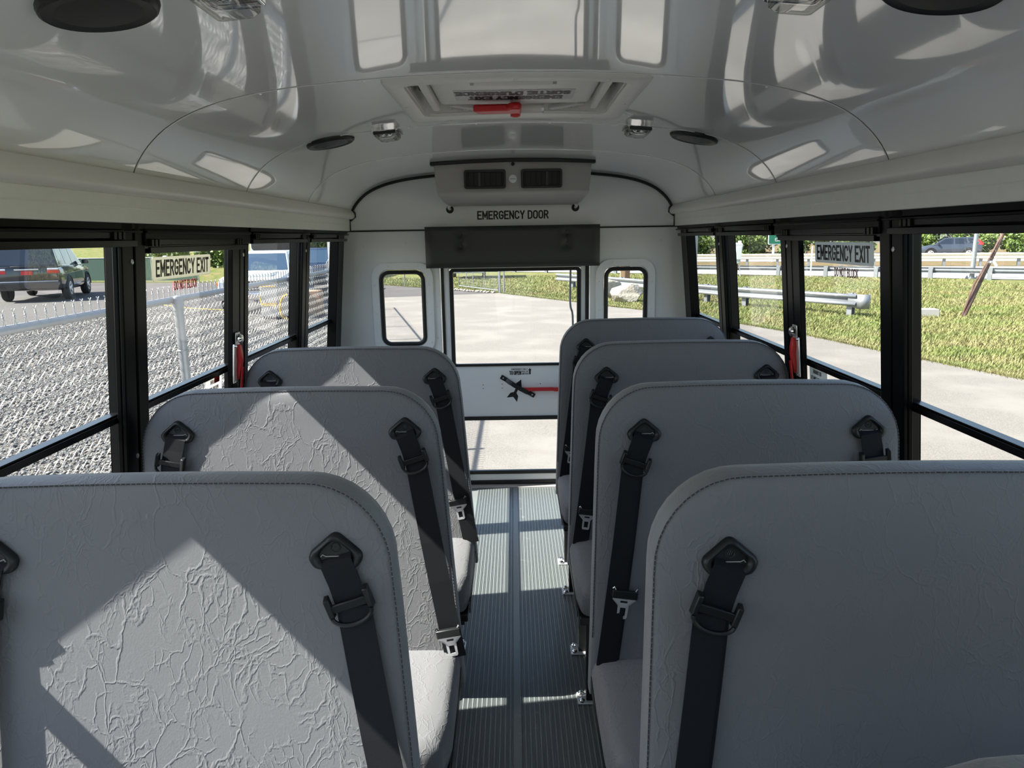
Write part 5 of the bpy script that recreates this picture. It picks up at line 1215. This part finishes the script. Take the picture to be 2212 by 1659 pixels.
# street lamp mast, leaning rusty pole, concrete block
t = empty('lamp_mast', (21.26, 33.3, ZG), 'tapered pale steel lamp mast standing before the middle guard rail', 'lamp post')
b = MB(); b.tube([(0, 0, 0.02), (0, 0, 2.5), (0, 0, 5.0)], [0.105, 0.095, 0.085], 14); b.build('mast', GALV, t, smooth=True, local=True)
b = MB(); b.box(-0.19, 0.19, -0.19, 0.19, -0.06, 0.03); bp_ = b.build('base_plate', GALV, t, local=True, bevel=0.01)
for a in (-1, 1):
    for c in (-1, 1):
        b = MB(); b.lathe([(0.03, 0.03), (0.03, 0.09), (0.01, 0.10)], (a*0.14, c*0.14, 0), 'z', 8); b.build('anchor_bolt', GALV, bp_, local=True)
t = empty('leaning_pole', (11.83, 18.69, ZG), 'rusty brown pole leaning to the right out of the grass, tied with a pale rag', 'pole')
b = MB(); b.tube([(0, 0, -0.05), (0.82, 0.0, 2.19), (2.05, 0.0, 5.5)], [0.062, 0.048, 0.04], 10); b.build('pole', RUST, t, smooth=True, local=True)
b = MB(); b.tube([(-0.045, -0.02, -0.02), (0.15, -0.05, 0.78), (0.42, -0.05, 1.35), (0.70, -0.03, 1.95)], [0.020, 0.026, 0.016, 0.012], 6); b.build('split_batten', RUST, t, smooth=True, local=True)
b = MB(); b.lathe([(0.058, -0.03), (0.066, 0.0), (0.060, 0.035)], (0.52, 0, 1.36), 'z', 12); tg = b.build('rag_tie', SIGNWHITE, t, smooth=True, local=True)
b = MB(); b.loft([[(0.56, -0.05, 1.36), (0.62, -0.06, 1.37), (0.62, -0.05, 1.40), (0.56, -0.04, 1.39)], [(0.64, -0.06, 1.24), (0.70, -0.07, 1.27), (0.70, -0.06, 1.29), (0.64, -0.05, 1.27)]]); b.build('rag_end', SIGNWHITE, tg, local=True)
b = MB(); b.loft([[(x, y, ZG-0.06) for x, y in ((10.15, 18.9), (11.22, 18.7), (11.30, 19.1), (10.25, 19.3))], [(x, y, ZG+0.15) for x, y in ((10.16, 18.92), (11.21, 18.72), (11.28, 19.08), (10.26, 19.28))]])
tag(b.build('concrete_kerb', CONC, bevel=0.015), 'pale concrete headwall block sunk in the grass left of the leaning pole', 'block')
# exit sign
t = empty('exit_sign', (20.9, 56, ZG), 'green road exit sign on a white post in front of the trees', 'sign')
b = MB(); b.prism(rrect(19.70, 22.1, 0.56, 2.0, 0.12, 5), lambda x, z: (x, 55.97, z), lambda x, z: (x, 56.0, z)); pn = b.build('panel', SIGNWHITE, t)
b = MB(); b.prism(rrect(19.76, 22.04, 0.62, 1.94, 0.09, 5), lambda x, z: (x, 55.955, z), lambda x, z: (x, 55.965, z)); b.build('face', SIGNGREEN, pn)
lettering('lettering', 'EXIT', SIGNWHITE, pn, (20.22, 55.95, 0.80), (1, 0, 0), (0, 0, 1), 0.52, 0.25, bold=0.01)
b = MB(); b.box(20.10, 20.24, 56.0, 56.1, ZG, 1.9); b.build('post', SIGNWHITE, t); b = MB(); b.box(21.6, 21.74, 56.0, 56.1, ZG, 1.9); b.build('post', SIGNWHITE, t)
# control cabinet on a timber post
t = empty('control_cabinet', (11.8, 38.2, ZG), 'pale roadside control cabinet on a brown post behind the near guard rail', 'cabinet')
b = MB(); b.loft([[(-0.30, -0.2, 0.62), (0.16, -0.2, 0.62), (0.16, 0.2, 0.62), (-0.30, 0.2, 0.62)], [(-0.30, -0.2, 1.62), (0.30, -0.2, 1.62), (0.30, 0.2, 1.62), (-0.30, 0.2, 1.62)], [(-0.28, -0.16, 1.72), (0.22, -0.16, 1.72), (0.22, 0.16, 1.72), (-0.28, 0.16, 1.72)]]); b.build('housing', CABINET, t, local=True, bevel=0.03)
b = MB(); b.box(-0.08, 0.22, -0.22, -0.195, 0.85, 1.5); b.build('door', SIGNWHITE, t, local=True, bevel=0.01)
b = MB(); b.box(0.10, 0.22, -0.1, 0.1, 1.70, 1.82); b.build('vent_cap', SIGNWHITE, t, local=True, bevel=0.01)
b = MB(); b.box(-0.09, 0.09, -0.08, 0.08, 0, 0.64); b.build('post', WOOD, t, local=True, bevel=0.01)
b = MB(); b.tube([(0.15, -0.1, 0.62), (0.22, -0.12, 0.0)], 0.03, 6); b.build('conduit', SIGNWHITE, t, local=True)
t = empty('timber_post', (5.95, 37.6, ZG), 'square brown timber post behind the boulders in the small right rear window', 'post')
b = MB(); b.box(-0.13, 0.13, -0.13, 0.13, -0.05, 2.4); b.build('shaft', WOOD, t, local=True, bevel=0.02)
b = MB(); b.box(-0.36, -0.13, -0.10, 0.10, -0.05, 2.3); b.build('pale_left_face', TAN, t, local=True, bevel=0.01)  # paler left face of the post, a separate box in tan
# boulders
def boulder(c, r, seed, label):
    bm = bmesh.new(); bmesh.ops.create_icosphere(bm, subdivisions=4, radius=1.0); rg_ = random.Random(seed)
    pl = [(Vector((rg_.gauss(0, 1), rg_.gauss(0, 1), rg_.gauss(0, 1))).normalized(), 0.62+0.25*rg_.random()) for _ in range(16)]
    for v in bm.verts:
        p = v.co.copy(); k = min([1.0]+[h/max(p.dot(n_), 1e-3) for n_, h in pl if p.dot(n_) > 0.05]); v.co = p*k
        v.co += Vector((math.sin(9*p.y+seed), math.sin(8*p.z), math.sin(10*p.x)))*0.012
        v.co = Vector((v.co.x*r[0], v.co.y*r[1], v.co.z*r[2]))
    me = bpy.data.meshes.new('boulder'); bm.to_mesh(me); bm.free(); me.materials.append(ROCK)
    o = bpy.data.objects.new('boulder', me); C.objects.link(o); o.location = c; tag(o, label, 'rock', 'boulders behind the bus'); return o
boulder((3.85, 24.3, ZG+0.24), (0.62, 0.5, 0.40), 3, 'front pale boulder, lower and wider, in the small right rear window')
boulder((3.35, 26.0, ZG+0.30), (0.60, 0.5, 0.52), 8, 'rear pale boulder, taller, half hidden behind the front boulder')
# small roadside posts
for x, y, h, lab in ((30.4, 40.3, 1.2, 'thin pale marker post near the farthest guard rail, right of the leaning pole'), (15.1, 36.5, 1.5, 'thin grey stake before the middle guard rail, left of the second right window sign')):
    b = MB(); b.box(x-0.03, x+0.03, y-0.02, y+0.02, ZG-0.04, ZG+h); tag(b.build('marker_stake', SIGNWHITE, bevel=0.004), lab, 'post')

# ------------------------------------------------------------------ trees and shrubs
def leaf_cloud(seed, n, rad, lump, leaf):
    rg_ = np.random.default_rng(seed)
    cen = rg_.normal(0, 0.5, (lump, 3)); cen /= np.maximum(1, np.linalg.norm(cen, axis=1))[:, None]
    k = rg_.integers(0, lump, n); d = rg_.normal(0, 1, (n, 3)); d /= np.linalg.norm(d, axis=1)[:, None]
    p = (cen[k]*0.75+d*(0.22+0.16*rg_.random((n, 1))))*np.array(rad)
    a, b_ = rg_.normal(0, 1, (n, 3)), rg_.normal(0, 1, (n, 3)); a /= np.linalg.norm(a, axis=1)[:, None]
    b_ -= a*(a*b_).sum(1)[:, None]; b_ /= np.linalg.norm(b_, axis=1)[:, None]
    s = leaf*(0.6+0.8*rg_.random((n, 1)))
    V = np.stack([p-a*s, p+b_*s*0.55, p+a*s, p-b_*s*0.55], 1).reshape(-1, 3)
    me = bpy.data.meshes.new('foliage'); me.from_pydata(V.tolist(), [], [(4*i, 4*i+1, 4*i+2, 4*i+3) for i in range(n)]); return me
FOL = [leaf_cloud(11, 5200, (2.6, 2.4, 3.4), 26, 0.17), leaf_cloud(12, 5200, (3.0, 2.6, 3.0), 30, 0.17), leaf_cloud(13, 2600, (1.7, 1.5, 1.2), 16, 0.14)]
for me, m in zip(FOL, (LEAF, LEAFDARK, LEAF)): me.materials.append(m)
def tree(x, y, z0, kind, sc_, label, cat='tree', group=None):
    t = empty('broadleaf_tree' if cat == 'tree' else 'shrub', (x, y, z0), label, cat, group)
    hc = {0: 2.9, 1: 2.6, 2: 0.85}[kind]*sc_
    if cat == 'tree':
        b = MB(); b.tube(spline([(0, 0, -0.1), (0.06, 0.05, hc*0.4), (-0.05, 0.1, hc*0.8), (0.1, 0, hc*1.3)], 4), [0.2*sc_-0.012*sc_*k for k in range(13)], 8); b.build('trunk', BARK, t, smooth=True, local=True)
    else:
        b = MB()
        for a in range(4): b.tube([(0, 0, -0.05), (0.4*math.cos(1.6*a)*sc_, 0.4*math.sin(1.6*a)*sc_, hc*0.9)], 0.03*sc_, 5)
        b.build('stems', BARK, t, local=True)
    f = bpy.data.objects.new('foliage', FOL[kind]); C.objects.link(f); f.parent = t; f.location = (0, 0, hc); f.scale = (sc_, sc_, sc_); f.rotation_euler = (0, 0, random.random()*6.28); f['kind'] = 'stuff'
    return t
q = random.Random(5)
for k in range(12):
    u = -44+8.6*k
    tree(39-0.92*u+(3.2 if k % 2 else 0), 71+0.385*u+(6.5 if k % 2 else 0), ZG, k % 2, 1.28+0.1*q.random(), 'tree of the continuous belt beyond the far carriageway right of the bus', group='trees beyond the highway')
for k in range(19):
    u = -42+4.7*k
    tree(36.0-0.92*u, 65.4+0.385*u, ZG, 2, 1.2+0.12*q.random(), 'low bush at the foot of the tree belt beyond the far carriageway', 'shrub', 'bushes beyond the highway')
for k in range(7):
    tree(-64+8.4*k, 68+(7 if k % 2 else 0), 1.42, 1 if k % 3 else 0, 1.3+0.06*q.random(), 'tree of the dark row above the grass bank far left of the bus', group='trees above the bank')
for k in range(5):
    tree(-24.5+4.3*k, 50.5-0.3*k, -0.6, 2, 1.05+0.15*q.random(), 'low bush at the foot of the bank behind the white pickup', 'shrub', 'bushes by the bank')
